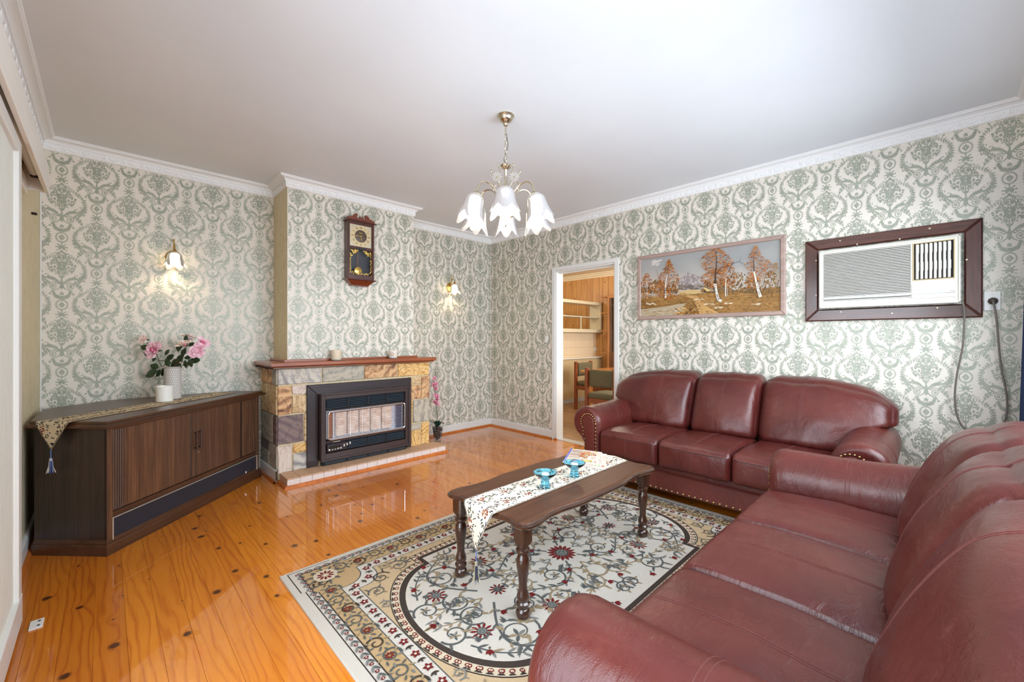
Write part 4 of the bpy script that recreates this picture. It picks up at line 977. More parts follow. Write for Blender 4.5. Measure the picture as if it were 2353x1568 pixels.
jd = (cp_-CAM).dot(FW); jr = 15.9/FPX*jd; jh = 35/FPX*jd
mb = MB(); mb.lathe([(.0001, 0), (jr-.003, 0), (jr-.001, .002), (jr, .008), (jr, jh), (jr-.003, jh+.001), (jr-.004, jh-.012), (.0001, jh-.013)], 36); obj('jar', mb, plain('white_candle_glass', c3(240, 238, 232), .3, coat=.4), jar)
mb = MB(); mb.tube([(0, 0, jh-.014), (.001, 0, jh-.004)], .001, 6); obj('wick', mb, m_dark, jar)
m_stem = plain('rose_stem', c3(58, 66, 36), .5, var=c3(84, 62, 40), vs=30)
m_leafm = plain('rose_leaf', c3(28, 52, 30), .38, var=c3(46, 74, 40), vs=18, spec=.6)
m_pet = [plain('rose_petal_pink', c3(246, 212, 222), .55, var=c3(234, 176, 198), vs=24), plain('rose_petal_pale', c3(250, 238, 230), .55, var=c3(246, 220, 212), vs=22), plain('rose_petal_deep', c3(214, 92, 130), .5)]
def petal(mb, a, r, h, open_, w, T):
    """cupped petal: rises from the centre at angle a, leaning outwards by open_"""
    def fn(s, t):
        u = (s-.5)*2; ww = w*sin(min(1, t*1.25)*pi/2)**.7*(1 if t < .8 else sqrt(max(0, 1-((t-.8)/.2)**2*.55)))
        ang = a+u*ww/max(r, .004)*.55; rad = r*(.25+.75*t)*(1-.1*u*u)+open_*t*t; z = h*t*(1-.12*u*u)-open_*.5*t**3+.003*sin(u*5+a)*t
        return (rad*cos(ang), rad*sin(ang), z)
    mb.grid(fn, 8, 7, T=T)
def rose(label, px, py, dd, size, look, k, np=12):
    """rose with a stem reaching down into the vase; look = direction the bloom faces"""
    size *= 1.3; head = CAM+ray(px, py)*((vdep+dd)); base = vp_+Vector((.012*cos(k*2.1), .012*sin(k*2.1), .02))
    t = thing('rose', label, 'flower', tuple(base), 0, 'roses in the herringbone vase'); hl = head-base
    T = Matrix.Translation(hl) @ Vector(look).to_track_quat('Z', 'Y').to_matrix().to_4x4() @ Matrix.Scale(size, 4)
    mb = MB(); mb.lathe([(.0001, -.004), (.008, .0), (.012, .012), (.010, .022), (.004, .026), (.0001, .027)], 12, T=T); bl = obj('bloom_heart', mb, m_pet[2] if k % 2 else m_pet[0], t)
    ml = m_pet[1] if k in (0, 2, 3) else m_pet[0]
    for i in range(np):
        lay = i/np; mb = MB(); petal(mb, i*2.4+k, .010+.014*lay, .034-.006*lay, .002+.028*lay**1.6, .016+.02*lay, T); obj('petal', mb, ml, bl, fix=False, sharp=0)
    for i in range(4):
        a = i*pi/2; mb = MB(); mb.add([T @ Vector((.004*cos(a), .004*sin(a), -.004)), T @ Vector((.018*cos(a-.35), .018*sin(a-.35), .001)), T @ Vector((.036*cos(a), .036*sin(a), -.008)), T @ Vector((.018*cos(a+.35), .018*sin(a+.35), .001))], [(0,1,2,3)]); obj('sepal', mb, m_leafm, bl, fix=False)
    rim = Vector((hl.x*.2, hl.y*.2, vh+.0)); rim.xy = rim.xy.normalized()*min(rim.xy.length, vr*.55)
    mb = MB(); mb.tube(bez([(0, 0, .0), rim, (hl*.62+Vector((0, 0, .015))), hl], 8), .0024, 6); obj('stem', mb, m_stem, t)
    return t
BK = -FW
def lk(r, u, f=1): return (BK*f+RT*r+Vector((0, 0, u))).normalized()
roses = [rose('small pale pink rose on the far left stem of the vase', 334, 781, .02, .85, lk(-.2, .5), 0, 11), rose('large open pink rose low in the vase', 357, 806, -.06, 1.2, lk(-.1, .25), 1, 14),
         rose('pale peach rose turned away, topmost in the vase', 434, 779, .06, .9, lk(.1, 1, -.3), 2, 11), rose('cream rose facing up between pink blooms', 426, 795, -.02, 1.0, lk(-.1, .8, .3), 3, 12),
         rose('full pink rose facing the room, nearest the fireplace', 456, 806, -.05, 1.05, lk(.4, .1), 4, 14), rose('pink rose tilted towards the fireplace behind the full bloom', 461, 790, .02, 1.0, lk(1, .5, .2), 5, 12)]
def rleaf(host, px, py, dd, L, ang, tilt=.3):
    L *= 1.4; p = CAM+ray(px, py)*(vdep+dd)-Vector(host.location); d = RT*cos(ang)+Vector((0, 0, 1))*sin(ang); n = (BK+Vector((0, 0, tilt))).normalized(); b = n.cross(d).normalized()
    mb = MB()
    def fn(s, t): u = (s-.5)*2; w = L*.32*sin(pi*min(1, t*.97+.02))**.8; return p+d*(L*(t-.5))+b*(u*w)+n*(.006*(1-u*u)-.008*t*t)
    mb.grid(fn, 4, 8); mb.tube([p-d*L*.7-n*.004, p-d*L*.45], .0012, 5); obj('leaf', mb, m_leafm, host, fix=False)
for i, (x, y, a, L) in enumerate([(255, 400, 2.9, .05), (310, 520, 2.6, .045), (440, 605, 4.2, .04), (445, 760, 2.8, .055), (385, 895, 3.6, .075), (525, 890, 4.0, .05), (610, 865, 4.3, .05), (740, 590, .6, .055), (690, 490, 1.0, .038), (1000, 490, 1.2, .05),
                                  (1085, 590, .2, .04), (1215, 645, 0, .058), (1130, 700, -1.3, .045), (1040, 720, -1.5, .042), (880, 745, -.3, .05), (930, 610, .9, .06), (910, 400, 1.5, .05), (1170, 350, -.2, .045), (1045, 230, 1.5, .04), (830, 690, .9, .06), (700, 690, 2.2, .05)]):
    hp = [(334, 781), (357, 806), (434, 779), (426, 795), (456, 806), (461, 790)]; k = min(range(6), key=lambda q: hypot(hp[q][0]-300-x/8.255, hp[q][1]-750-y/8.255))
    rleaf(roses[k], 300+x/8.255, 750+y/8.255, -.03+.02*(i % 4), L, a)

# ---- candles on the mantel, orchid beside the hearth
MZ = 1.043
def mantel_candle(label, px, wpx, hpx, y, col, dark):
    p = ony(px, 800, y); p.z = MZ; d = (p-CAM).dot(FW); r = wpx/2/FPX*d; h = hpx/FPX*d
    t = thing('candle', label, 'candle', tuple(p), 0, None)
    mb = MB(); mb.lathe([(.0001, 0), (r*1.2, 0), (r*1.2, .006), (.0001, .006)], 28); obj('glass_base', mb, plain('grey_glass_base', c3(110, 116, 124), .15, .2), t)
    mb = MB(); mb.lathe([(.0001, .007), (r-.002, .007), (r, .01), (r, h), (r-.004, h), (r-.004, h-.015), (.0001, h-.017)], 28); obj('candle_body', mb, col, t)
    mb = MB(); mb.tube([(0, 0, h-.018), (.001, 0, h-.004)], .001, 6); obj('wick', mb, m_dark, t)
    return t
c1 = mantel_candle('tall ribbed cream glass candle on a dark base on the mantel', 772.5, 22, 24, -.5, plain('ribbed_cream_glass', c3(222, 208, 184), .2, coat=.5), 1)
c2 = mantel_candle('short white candle jar with a round label on the mantel', 903, 18, 18, -.5, plain('white_wax', c3(232, 222, 208), .4), 0)
d = (Vector(c2.location)-CAM).dot(FW); mb = MB(); T = Matrix.Translation(BK*(9/FPX*d+.0005)+RT*.006+Vector((0, 0, .045))) @ FW.to_track_quat('Z', 'Y').to_matrix().to_4x4()
mb.lathe([(.013, -.001), (.017, -.001), (.017, .001), (.013, .001), (.013, -.001)], 20, T=T, cap=False); obj('round_label', mb, plain('label_ring', c3(170, 120, 100), .5), c2)
op = onz(1005.5, 1014, 0); od = (op-CAM).dot(FW)
oc = thing('potted_orchid', 'artificial magenta orchid in a clear tapered glass pot of dark stones', 'potted plant', tuple(op))
ph = (1014-979)/FPX*od; r0, r1 = 8/FPX*od, 13.5/FPX*od
mb = MB(); mb.lathe([(.0001, 0), (r0, 0), (r0+.001, .006), (r1, ph), (r1-.0025, ph), (r0-.002, .012), (.0001, .012)], 28); obj('glass_pot', mb, pane_glass('pot_glass', (.88, .91, .92, 1), 1.6), oc)
m_stone = plain('dark_pebble', c3(58, 48, 46), .4, var=c3(84, 70, 64), vs=20); rr = random.Random(8)
for i in range(90):
    z = .026+(ph-.04)*rr.random()**.8; r = lerp(r0, r1, z/ph)-.0175; a = rr.random()*6.3; q = r*(1 if i % 3 else rr.random()); mb = MB(); mb.sphere((0, 0, 0), .0145, 6, sz=.8); obj('pebble', mb, m_stone, oc, (q*cos(a), q*sin(a), z))
def o3(px, py, f=0): return CAM+ray(px, py)*(od+f)-op
pts = [Vector((0, 0, .06)), o3(1005.5, 975), o3(1003, 935), o3(1000, 905), o3(997, 880), o3(999, 865), o3(1001, 855)]
mb = MB(); mb.tube(bez(pts, 6), .0028, 6); obj('stem', mb, m_stem, oc)
m_lf = plain('orchid_leaf', c3(20, 48, 40), .35, var=c3(34, 66, 54), vs=20)
for a, L, up in ((2.6, .1, .075), (1.4, .09, .085), (.4, .095, .05), (3.6, .08, .05), (5.2, .08, .045)):
    dd = RT*cos(a)+BK*sin(a); b = Vector((-dd.y, dd.x, 0)); mb = MB(); c = Vector((0, 0, ph-.012))
    mb.grid(lambda s, t: c+dd*(L*t)+b*((s-.5)*.055*sin(pi*min(1, .1+t*.9))**.6)+Vector((0, 0, up*sin(t*2.0)+.01*abs(s-.5))), 4, 8); obj('leaf', mb, m_lf, oc, fix=False)
m_or = plain('orchid_petal', c3(196, 84, 122), .5, var=c3(232, 168, 190), vs=60); m_ord = plain('orchid_lip', c3(112, 22, 52), .5)
s_ = 578/70.0
for i, (x, y) in enumerate([(235, 245), (215, 365), (265, 350), (260, 440), (250, 565), (290, 590), (285, 640), (240, 690), (290, 730)]):
    c = o3(970+x/s_, 840+y/s_, -.01+.008*(i % 3)); T = Matrix.Translation(c) @ lk(rr.uniform(-.8, .8), rr.uniform(-.5, .3)).to_track_quat('Z', 'Y').to_matrix().to_4x4()
    mb = MB()
    for k in range(5):
        a = 2*pi*k/5+i; w = .012 if k % 2 else .009
        mb.grid(lambda s, t: (T @ Vector(((.034*t)*cos(a)-(s-.5)*2*w*sin(pi*(.1+.85*t))*sin(a), (.034*t)*sin(a)+(s-.5)*2*w*sin(pi*(.1+.85*t))*cos(a), .006*sin(t*3)-.012*t*t))), 3, 5)
    mb.sphere(tuple(T @ Vector((0, -.002, .006))), .006, 6, mi=1); obj('blossom', mb, [m_or, m_ord], oc, fix=False)

# ================================================================ PAINTING
pt_ = thing('painting', 'framed autumn landscape painting with birch trees, a path and snowy mountain', 'painting', (-.001, -2.993, 1.443))
PY0, PY1, PZ0, PZ1 = -2.334, -3.652, 1.445, 2.105
m_fr = wood('taupe_frame', c3(150, 126, 116), c3(178, 152, 140), (60, 4, 60), .45, .15)
def frame_board(a, b, c, d, nm='frame_board', m=None, x0=0, x1=-.028, parent=pt_, o=(-.001, -2.993, 1.443), cc=.006):
    mb = MB(); mb.prism([(p[0]-o[1], p[1]-o[2]) for p in (a, b, c, d)], x0, x1, 'x', c=cc); return obj(nm, mb, m or m_fr, parent)
f_ = .036
O = [(PY0, PZ0), (PY1, PZ0), (PY1, PZ1), (PY0, PZ1)]; I = [(PY0-f_, PZ0+f_), (PY1+f_, PZ0+f_), (PY1+f_, PZ1-f_), (PY0-f_, PZ1-f_)]
for i in range(4): j = (i+1) % 4; frame_board(O[i], O[j], I[j], I[i])
cy0, cy1, cz0, cz1 = PY0-f_+.004, PY1+f_-.004, PZ0+f_-.004, PZ1-f_+.004
mbp = MB(); prr = random.Random(77); lay_ = [0]
def PW(y, z, d=0): return (-.013-d, y+2.993, z-1.443)
def pz(zx, zy): p = onx(1450+zx/6.36, 530+zy/6.36, -.014); return (p.y, p.z)
def mixc(a, b, t): t = max(0, min(1, t)); return tuple(lerp(a[i], b[i], t) for i in range(3))+(1,)
SKY1, SKY2, SKY3 = c3(150, 150, 148), c3(180, 172, 162), c3(206, 180, 158)
GR1, GR2, GR3 = c3(150, 108, 56), c3(176, 132, 74), c3(116, 80, 40)
def bgcol(u, v):
    n = noise.noise((u*6, v*5, 1.3)); n2 = noise.noise((u*22, v*26, 4))
    if v > .33: c = mixc(SKY2, SKY1, (v-.45)*2+.4*n+.3*u); c = mixc(c, SKY3, .75*exp(-((v-.5-.25*(.35-u))/.12)**2)*(.6+.6*n)); return c
    return mixc(mixc(GR1, GR2, .5+.9*n2), GR3, .35-.5*n+(.25-v)*.3)
NU, NV = 84, 40
for i in range(NU):
    for j in range(NV):
        q = [(i, j), (i+1, j), (i+1, j+1), (i, j+1)]
        mbp.add([PW(lerp(cy0, cy1, a/NU), lerp(cz0, cz1, b/NV)) for a, b in q], [(0,1,2,3)], 0, col=[bgcol(a/NU, b/NV) for a, b in q])
def pp(pts, col):
    lay_[0] += 1
    pts = [(max(cy1, min(cy0, y)), max(cz0, min(cz1, z))) for y, z in pts]
    mbp.add([PW(y, z, .0004+.0000035*lay_[0]) for y, z in pts], [list(range(len(pts)))], 0, col=col)
def zp(pts, col): pp([pz(*p) for p in pts], col)
def stroke(zx, zy, L, W, ang, col):
    y, z = pz(zx, zy); k = abs(pz(zx+10, zy)[0]-y)/10; L *= k; W *= k; ca, sa = cos(ang), sin(ang)
    pp([(y-(ca*a-sa*b), z+(sa*a+ca*b)) for a, b in ((-L, 0), (-L*.3, W), (L*.5, W*.7), (L, 0), (L*.3, -W), (-L*.5, -W*.7))], col)
def pick(*cs): return mixc(prr.choice(cs), (0, 0, 0, 1), prr.uniform(0, .25))
zp([(690, 830), (700, 720), (760, 680), (830, 608), (870, 648), (905, 632), (960, 662), (1010, 680), (1060, 740), (1060, 830), (900, 870)], c3(142, 130, 128))
for k in range(70): x = prr.uniform(720, 1040); y = prr.uniform(620, 780); 
for k in range(90):
    x = prr.uniform(715, 1045); top = 610+abs(x-850)*.55; y = prr.uniform(top+8, 800); stroke(x, y, 20, 4, prr.uniform(-1.4, -.5) if x > 850 else prr.uniform(.5, 1.3), pick(c3(214, 204, 196), c3(180, 164, 156), c3(120, 108, 108), c3(226, 218, 210)))
for k in range(40): stroke(prr.uniform(700, 1080), prr.uniform(800, 860), 26, 12, prr.uniform(-.3, .3), pick(c3(104, 96, 90), c3(128, 112, 92)))
for k in range(14): stroke(prr.uniform(320, 430), prr.uniform(440, 510), 40, 8, .45, pick(c3(222, 214, 204), c3(206, 198, 190)))
for k in range(820):                                                   # far wood
    r = prr.random(); x = prr.uniform(1080, 2172) if r < .72 else prr.uniform(140, 690); t_ = prr.random()**1.5; y = 905-t_*((250+60*sin(x*.013)) if x > 1400 else (190 if x > 1000 else 150+50*sin(x*.02)))
    stroke(x, y, 20, 8, prr.uniform(.9, 2.2), pick(c3(132, 98, 56), c3(150, 108, 56), c3(104, 80, 50), c3(160, 112, 52), c3(96, 84, 58)))
zp([(690, 905), (860, 865), (1040, 880), (1040, 915), (900, 935), (700, 930)], c3(196, 166, 112))
zp([(690, 925), (960, 950), (1010, 1010), (1130, 1120), (1300, 1225), (1000, 1232), (960, 1100), (900, 1000)], c3(190, 148, 92))
for k in range(620):                                                   # grass
    x = prr.uniform(140, 2170); y = prr.uniform(920, 1230); stroke(x, y, 22, 4, prr.uniform(-.4, .4), pick(c3(164, 112, 50), c3(190, 140, 72), c3(126, 84, 38), c3(206, 164, 96), c3(112, 92, 40), c3(146, 94, 44)))
zp([(140, 1160), (300, 1135), (520, 1110), (690, 1075), (820, 1065), (760, 1110), (830, 1160), (700, 1205), (660, 1245), (140, 1262)], c3(176, 158, 128))
for k in range(50): stroke(prr.uniform(150, 680), prr.uniform(1150, 1245), 40, 5, 0, pick(c3(170, 142, 96), c3(186, 172, 148), c3(150, 116, 66), c3(196, 184, 164)))
for k in range(70): stroke(prr.uniform(660, 1000), prr.uniform(1130, 1240), 26, 8, prr.uniform(-.5, .6), pick(c3(150, 92, 36), c3(188, 132, 60), c3(104, 66, 28), c3(212, 176, 110)))
for x, y in ((1290, 1125), (1440, 1065), (1830, 1078), (1150, 1072), (1010, 1010), (300, 1075)):
    for k in range(8): stroke(x+prr.uniform(-60, 60), y+prr.uniform(-12, 12), 30, 7, prr.uniform(-.3, .3), pick(c3(228, 212, 184), c3(210, 186, 146)))
zp([(1015, 900), (1062, 842), (1112, 905)], c3(132, 92, 56)); zp([(1055, 838), (1085, 835), (1180, 885), (1115, 890)], c3(212, 186, 120)); zp([(1112, 892), (1180, 888), (1180, 906), (1112, 908)], c3(110, 78, 50)); zp([(1068, 870), (1088, 868), (1088, 905), (1068, 905)], c3(66, 46, 32))
ORG = (c3(190, 112, 40), c3(168, 92, 30), c3(206, 132, 56), c3(142, 76, 28), c3(216, 150, 84), c3(120, 64, 26))
def foliage(cx_, cy_, rx, ry, n, taper=.5, cols=ORG):
    for k in range(int(n*1.7)):
        v = prr.uniform(-1, 1); w = sqrt(max(0, 1-v*v))*(1-taper*max(0, v)*.9); x = cx_+rx*w*prr.uniform(-1, 1); y = cy_-ry*v
        stroke(x, y, 17, 3.6, prr.uniform(-.5, .5)+(.35 if x < cx_ else -.35), pick(*cols))
def trunk(pts, w0, w1, col):
    P = [pz(*p) for p in pts]; k = abs(pz(pts[0][0]+10, pts[0][1])[0]-P[0][0])/10
    for q in stripq([tuple(p) for p in P], w0*k, w1*k): pp(q, col)
TW, TD = c3(222, 214, 200), c3(66, 46, 34)
trunk([(240, 992), (240, 870), (238, 640)], 13, 3, TW); trunk([(438, 970), (440, 880), (375, 560)], 12, 3, c3(150, 112, 80))
foliage(238, 800, 95, 175, 90); foliage(560, 720, 165, 290, 260, .85); foliage(440, 850, 130, 110, 80)
trunk([(512, 985), (508, 830), (535, 640)], 26, 8, TW); trunk([(535, 640), (570, 410)], 6, 2, TD); trunk([(520, 860), (550, 800), (640, 720)], 9, 2, TD)
foliage(1255, 440, 250, 190, 300, .6); foliage(1230, 700, 210, 130, 200, .3); foliage(1420, 650, 140, 170, 130, .4)
trunk([(1390, 965), (1388, 800), (1400, 700)], 16, 10, TW); trunk([(1418, 965), (1410, 780)], 12, 8, c3(180, 160, 136))
trunk([(1330, 1035), (1285, 1010), (1262, 930), (1238, 780)], 46, 30, TW); trunk([(1238, 780), (1240, 640), (1258, 480), (1250, 300)], 28, 5, TD); trunk([(1248, 640), (1310, 570), (1375, 490)], 13, 3, TD)
trunk([(1430, 610), (1470, 520), (1500, 480), (1590, 455), (1622, 380)], 10, 2, TD); trunk([(1590, 455), (1680, 515)], 5, 1.5, TD); trunk([(1235, 830), (1205, 770)], 14, 5, TW)
foliage(1830, 480, 160, 260, 220, .85); foliage(1780, 740, 120, 110, 80); foliage(2010, 560, 90, 130, 60); foliage(2120, 620, 60, 160, 60, .5, (c3(140, 110, 62), c3(166, 124, 70)))
trunk([(1900, 975), (1870, 880), (1835, 740), (1805, 600)], 48, 18, TW); trunk([(1805, 600), (1800, 380)], 14, 4, TD); trunk([(1915, 890), (1920, 750), (1990, 560)], 14, 3, c3(160, 136, 108))
for tr in ([(1290, 1015), (1262, 930), (1238, 790)], [(1890, 960), (1868, 880), (1835, 750)], [(512, 975), (508, 840)]):
    for k in range(26):
        t = prr.random()*(len(tr)-1); i = int(t); f = t-i; x = lerp(tr[i][0], tr[i+1][0], f); y = lerp(tr[i][1], tr[i+1][1], f); stroke(x+prr.uniform(-8, 8), y, 8, 3, prr.uniform(-.3, .3), TD)
sg_ = [(1800, 1165), (1830, 1140), (1850, 1150), (1830, 1165), (1880, 1150), (1890, 1160), (1920, 1150), (1930, 1160), (1960, 1148), (1975, 1158), (2020, 1150)]
trunk(sg_, 3, 2, c3(70, 44, 26))
obj('canvas', mbp, vcol('oil_paint', .5, 350, .4, .35), pt_, fix=False, sharp=0)
mb = MB(); mb.box(-.012, 0, cy1+2.993, cy0+2.993, cz0-1.443, cz1-1.443); obj('backing', mb, m_fr, pt_)

# ================================================================ AIR CONDITIONER
AO = (0, -4.253, 1.387)
ac = thing('air_conditioner', 'cream window air conditioner set in a dark timber wall frame', 'air conditioner', AO)
m_acw = wood('dark_timber', c3(52, 26, 20), c3(92, 50, 38), (60, 5, 60), .3, .5); m_acwv = wood('dark_timber_upright', c3(52, 26, 20), c3(92, 50, 38), (60, 60, 5), .3, .5)
m_acc = plain('aged_cream_plastic', c3(212, 209, 198), .4, var=c3(205, 201, 188), vs=6)
A = [(-3.787, 1.386), (-4.72, 1.386), (-4.72, 2.017), (-3.787, 2.017)]; w1, w2 = .075, .095
def za(zx, zy, X): p = onx(1430+zx/2.549, 480+zy/2.549, X); return p.y, p.z
il, ir = za(1147, 400, -.03)[0], za(2003, 300, -.03)[0]; it, ib = za(1147, 243, -.03)[1], za(1147, 592, -.03)[1]
B = [(il, ib), (ir, ib), (ir, it), (il, it)]
for i in range(4): j = (i+1) % 4; frame_board(A[i], A[j], B[j], B[i], 'frame_board', m_acw if i % 2 == 0 else m_acwv, -.001, -.032, ac, AO, .008)
m_screw = plain('pale_screw', c3(206, 196, 170), .35, .6)
for zx, zy in ((1275, 187), (1625, 177), (1375, 208), (1135, 303), (1135, 507), (1280, 604), (1845, 580), (2017, 298), (1580, 612), (1800, 115)):
    y, z = za(zx, zy, -.033); mb = MB(); mb.lathe([(.0055, 0), (.0045, .002), (.0001, .0024)], 10, T=Matrix.Translation((-.032, y-AO[1], z-AO[2])) @ Matrix.Rotation(-pi/2, 4, 'Y')); obj('screw', mb, m_screw, ac)
FXA = -.088
ul, ur = za(1152, 400, FXA)[0]-AO[1], za(1982, 300, FXA)[0]-AO[1]; ut, ub = za(1155, 250, FXA)[1]-AO[2], za(1152, 585, FXA)[1]-AO[2]
def ay(zx): return za(zx, 400, FXA)[0]-AO[1]
def az(zx, zy): return za(zx, zy, FXA)[1]-AO[2]
mb = MB(); mb.cbox(FXA+.02, -.0, ur+.004, ul-.004, ub+.004, ut-.004, .004); obj('chassis', mb, plain('chassis_black', c3(30, 26, 26), .5), ac)
gl_, gr_, gt_, gb_ = ay(1178), ay(1688), az(1178, 268), az(1178, 545)
vl_, vr_, vt_, vb_ = ay(1705), ay(1943), az(1705, 207), az(1705, 420)
mb = MB()
for a in ((gl_, ul, ub, ut), (ur, vr_, ub, ut), (vr_, gl_, ub, gb_), (vr_, gl_, max(gt_, vt_)-.0, ut), (vl_, gr_, gb_, max(gt_, vt_)), (vr_, vl_, gb_, vb_)):
    y0, y1 = min(a[0], a[1]), max(a[0], a[1])
    if a[3]-a[2] > .0005 and y1-y0 > .0005: mb.cbox(FXA, FXA+.024, y0, y1, a[2], a[3], .001)
fa = obj('fascia', mb, m_acc, ac)
mb = MB()
for a in ((ur, ul, ut-.012, ut), (ur, ul, ub, ub+.012), (ur, ur+.012, ub, ut), (ul-.012, ul, ub, ut)): mb.cbox(FXA-.006, FXA+.01, a[0], a[1], a[2], a[3], .004)
obj('fascia_rim', mb, m_acc, fa)
mb = MB(); h = (gt_-gb_)/33; mb.prism([(FXA-.002, -.0035), (FXA+.004, -.0035), (FXA+.012, .002), (FXA+.004, .003), (FXA-.002, .0015)], gr_+.001, gl_-.001, 'y')
s0 = obj('grille_slat', mb, m_acc, ac, (0, 0, gb_+h/2))
for k in range(1, 33): piece('grille_slat', s0, (0, 0, gb_+h*(k+.5)), ac)
for zx in (1340, 1515): y = ay(zx); mb = MB(); mb.box(FXA+.012, FXA+.018, y-.002, y+.002, gb_, gt_); obj('grille_rib', mb, m_black, ac)
for k in range(8):                                                       # wavy discharge vanes
    y = lerp(vl_, vr_, (k+.75)/8.9); n = 28; mb = MB(); pts = []
    for i in range(n+1):
        z = lerp(vb_+.006, vt_-.006, i/n); q = (i/n*4) % 1; st = .006*(1 if int(i/n*4) % 2 == 0 else 0)
        pts.append((FXA-.002-.004*(int(i/n*4) % 2), y-st*.0, z))
    vs = []; 
    for x, yy, z in pts: vs += [(x, yy-.0095-.002*(x < FXA-.004), z), (x-.002, yy+.002, z), (x+.014, yy+.006, z)]
    fs = [(3*i+a, 3*i+(a+1) % 3, 3*i+3+(a+1) % 3, 3*i+3+a) for i in range(n) for a in range(3)]+[(0,1,2), (3*n, 3*n+1, 3*n+2)]
    mb.add(vs, fs); obj('vane', mb, m_acc, ac)
mb = MB()
for a in ((vr_-.003, vl_+.003, vt_-.002, vt_+.004), (vr_-.003, vl_+.003, vb_-.004, vb_+.002), (vr_-.004, vr_+.002, vb_, vt_), (vl_-.002, vl_+.004, vb_, vt_)): mb.cbox(FXA-.003, FXA+.004, a[0], a[1], a[2], a[3], .001)
obj('vane_frame', mb, plain('yellowed_edge', c3(186, 164, 120), .4), ac)
mb = MB(); y1, y0 = ay(1694), ay(1952); z1, z0 = az(1694, 445), az(1694, 528); mb.cbox(FXA-.004, FXA+.002, y0, y1, z0, z1, .002); cdr = obj('control_flap', mb, m_acc, ac)
mb = MB(); zc_ = az(1178, 526); mb.cbox(FXA-.0065, FXA-.0035, ay(1948), ay(1178), zc_-.007, zc_+.007, .001); obj('silver_strip', mb, plain('satin_silver', c3(176, 182, 190), .3, .8), ac)
mb = MB(); mb.cbox(FXA-.0075, FXA-.006, ay(1948), ay(1885), zc_-.006, zc_+.006, .0005); obj('name_plate', mb, m_chrome, ac)
# power cord and socket
oy0, oz1 = onx(2261, 671, -.008).y, onx(2261, 671, -.008).z; oy1, oz0 = onx(2300, 713, -.008).y, onx(2300, 713, -.008).z
ol = thing('power_point', 'square white power point beside the air conditioner frame', 'socket', (0, (oy0+oy1)/2, oz0)); hw, hh = (oy0-oy1)/2, oz1-oz0
mb = MB(); mb.cbox(-.009, -.0008, -hw, hw, 0, hh, .002); obj('plate', mb, m_white, ol)
mb = MB(); mb.lathe([(.004, 0), (.003, .002), (.0001, .002)], 10, T=Matrix.Translation((-.009, 0, hh*.88)) @ Matrix.Rotation(-pi/2, 4, 'Y')); obj('plate_screw', mb, m_screw, ol)
mb = MB(); mb.cbox(-.013, -.009, .006, .014, hh*.1, hh*.28, .001); obj('rocker', mb, m_white, ol)
def cz(zx, zy, X=-.045): p = onx(1430+zx/2.549, 480+zy/2.549, X); return (X, p.y, p.z)
pl_ = cz(2172, 540, -.03)
P_ = [(-.03, ur+AO[1]+.01, ub+AO[2]+.02), cz(1992, 548, -.06), cz(2003, 610), cz(2000, 720), cz(1990, 830), cz(1962, 960), cz(1948, 1080), cz(1955, 1190), cz(1985, 1265), cz(2040, 1315), cz(2090, 1345), cz(2150, 1345), cz(2205, 1310), cz(2240, 1245), cz(2254, 1160), cz(2245, 1060), cz(2222, 950), cz(2208, 840), cz(2198, 720), cz(2188, 620), (-.035, pl_[1], pl_[2]-.005)]
o_ = Vector(AO)
mb = MB(); mb.tube([p-o_ for p in bez(P_, 6)], .0052, 8); crd = obj('power_cord', mb, plain('grey_brown_flex', c3(112, 104, 96), .5), ac)
mb = MB(); T = Matrix.Translation(Vector((-.0095, pl_[1], pl_[2]))-o_) @ Matrix.Rotation(-pi/2, 4, 'Y'); mb.lathe([(.0001, 0), (.021, 0), (.022, .01), (.018, .018), (.009, .026), (.0001, .028)], 20, T=T); obj('plug', mb, plain('brown_plug', c3(72, 60, 52), .4), crd)
# light switch beside the doorway
lw = thing('light_switch', 'small white rocker light switch on the papered wall by the doorway', 'switch', (0, -1.062, 1.2)); mb = MB(); mb.cbox(-.009, -.0008, -.018, .018, 0, .085, .002); obj('plate', mb, m_white, lw)
mb = MB(); mb.cbox(-.013, -.009, -.006, .006, .035, .055, .001); obj('rocker', mb, m_white, lw)

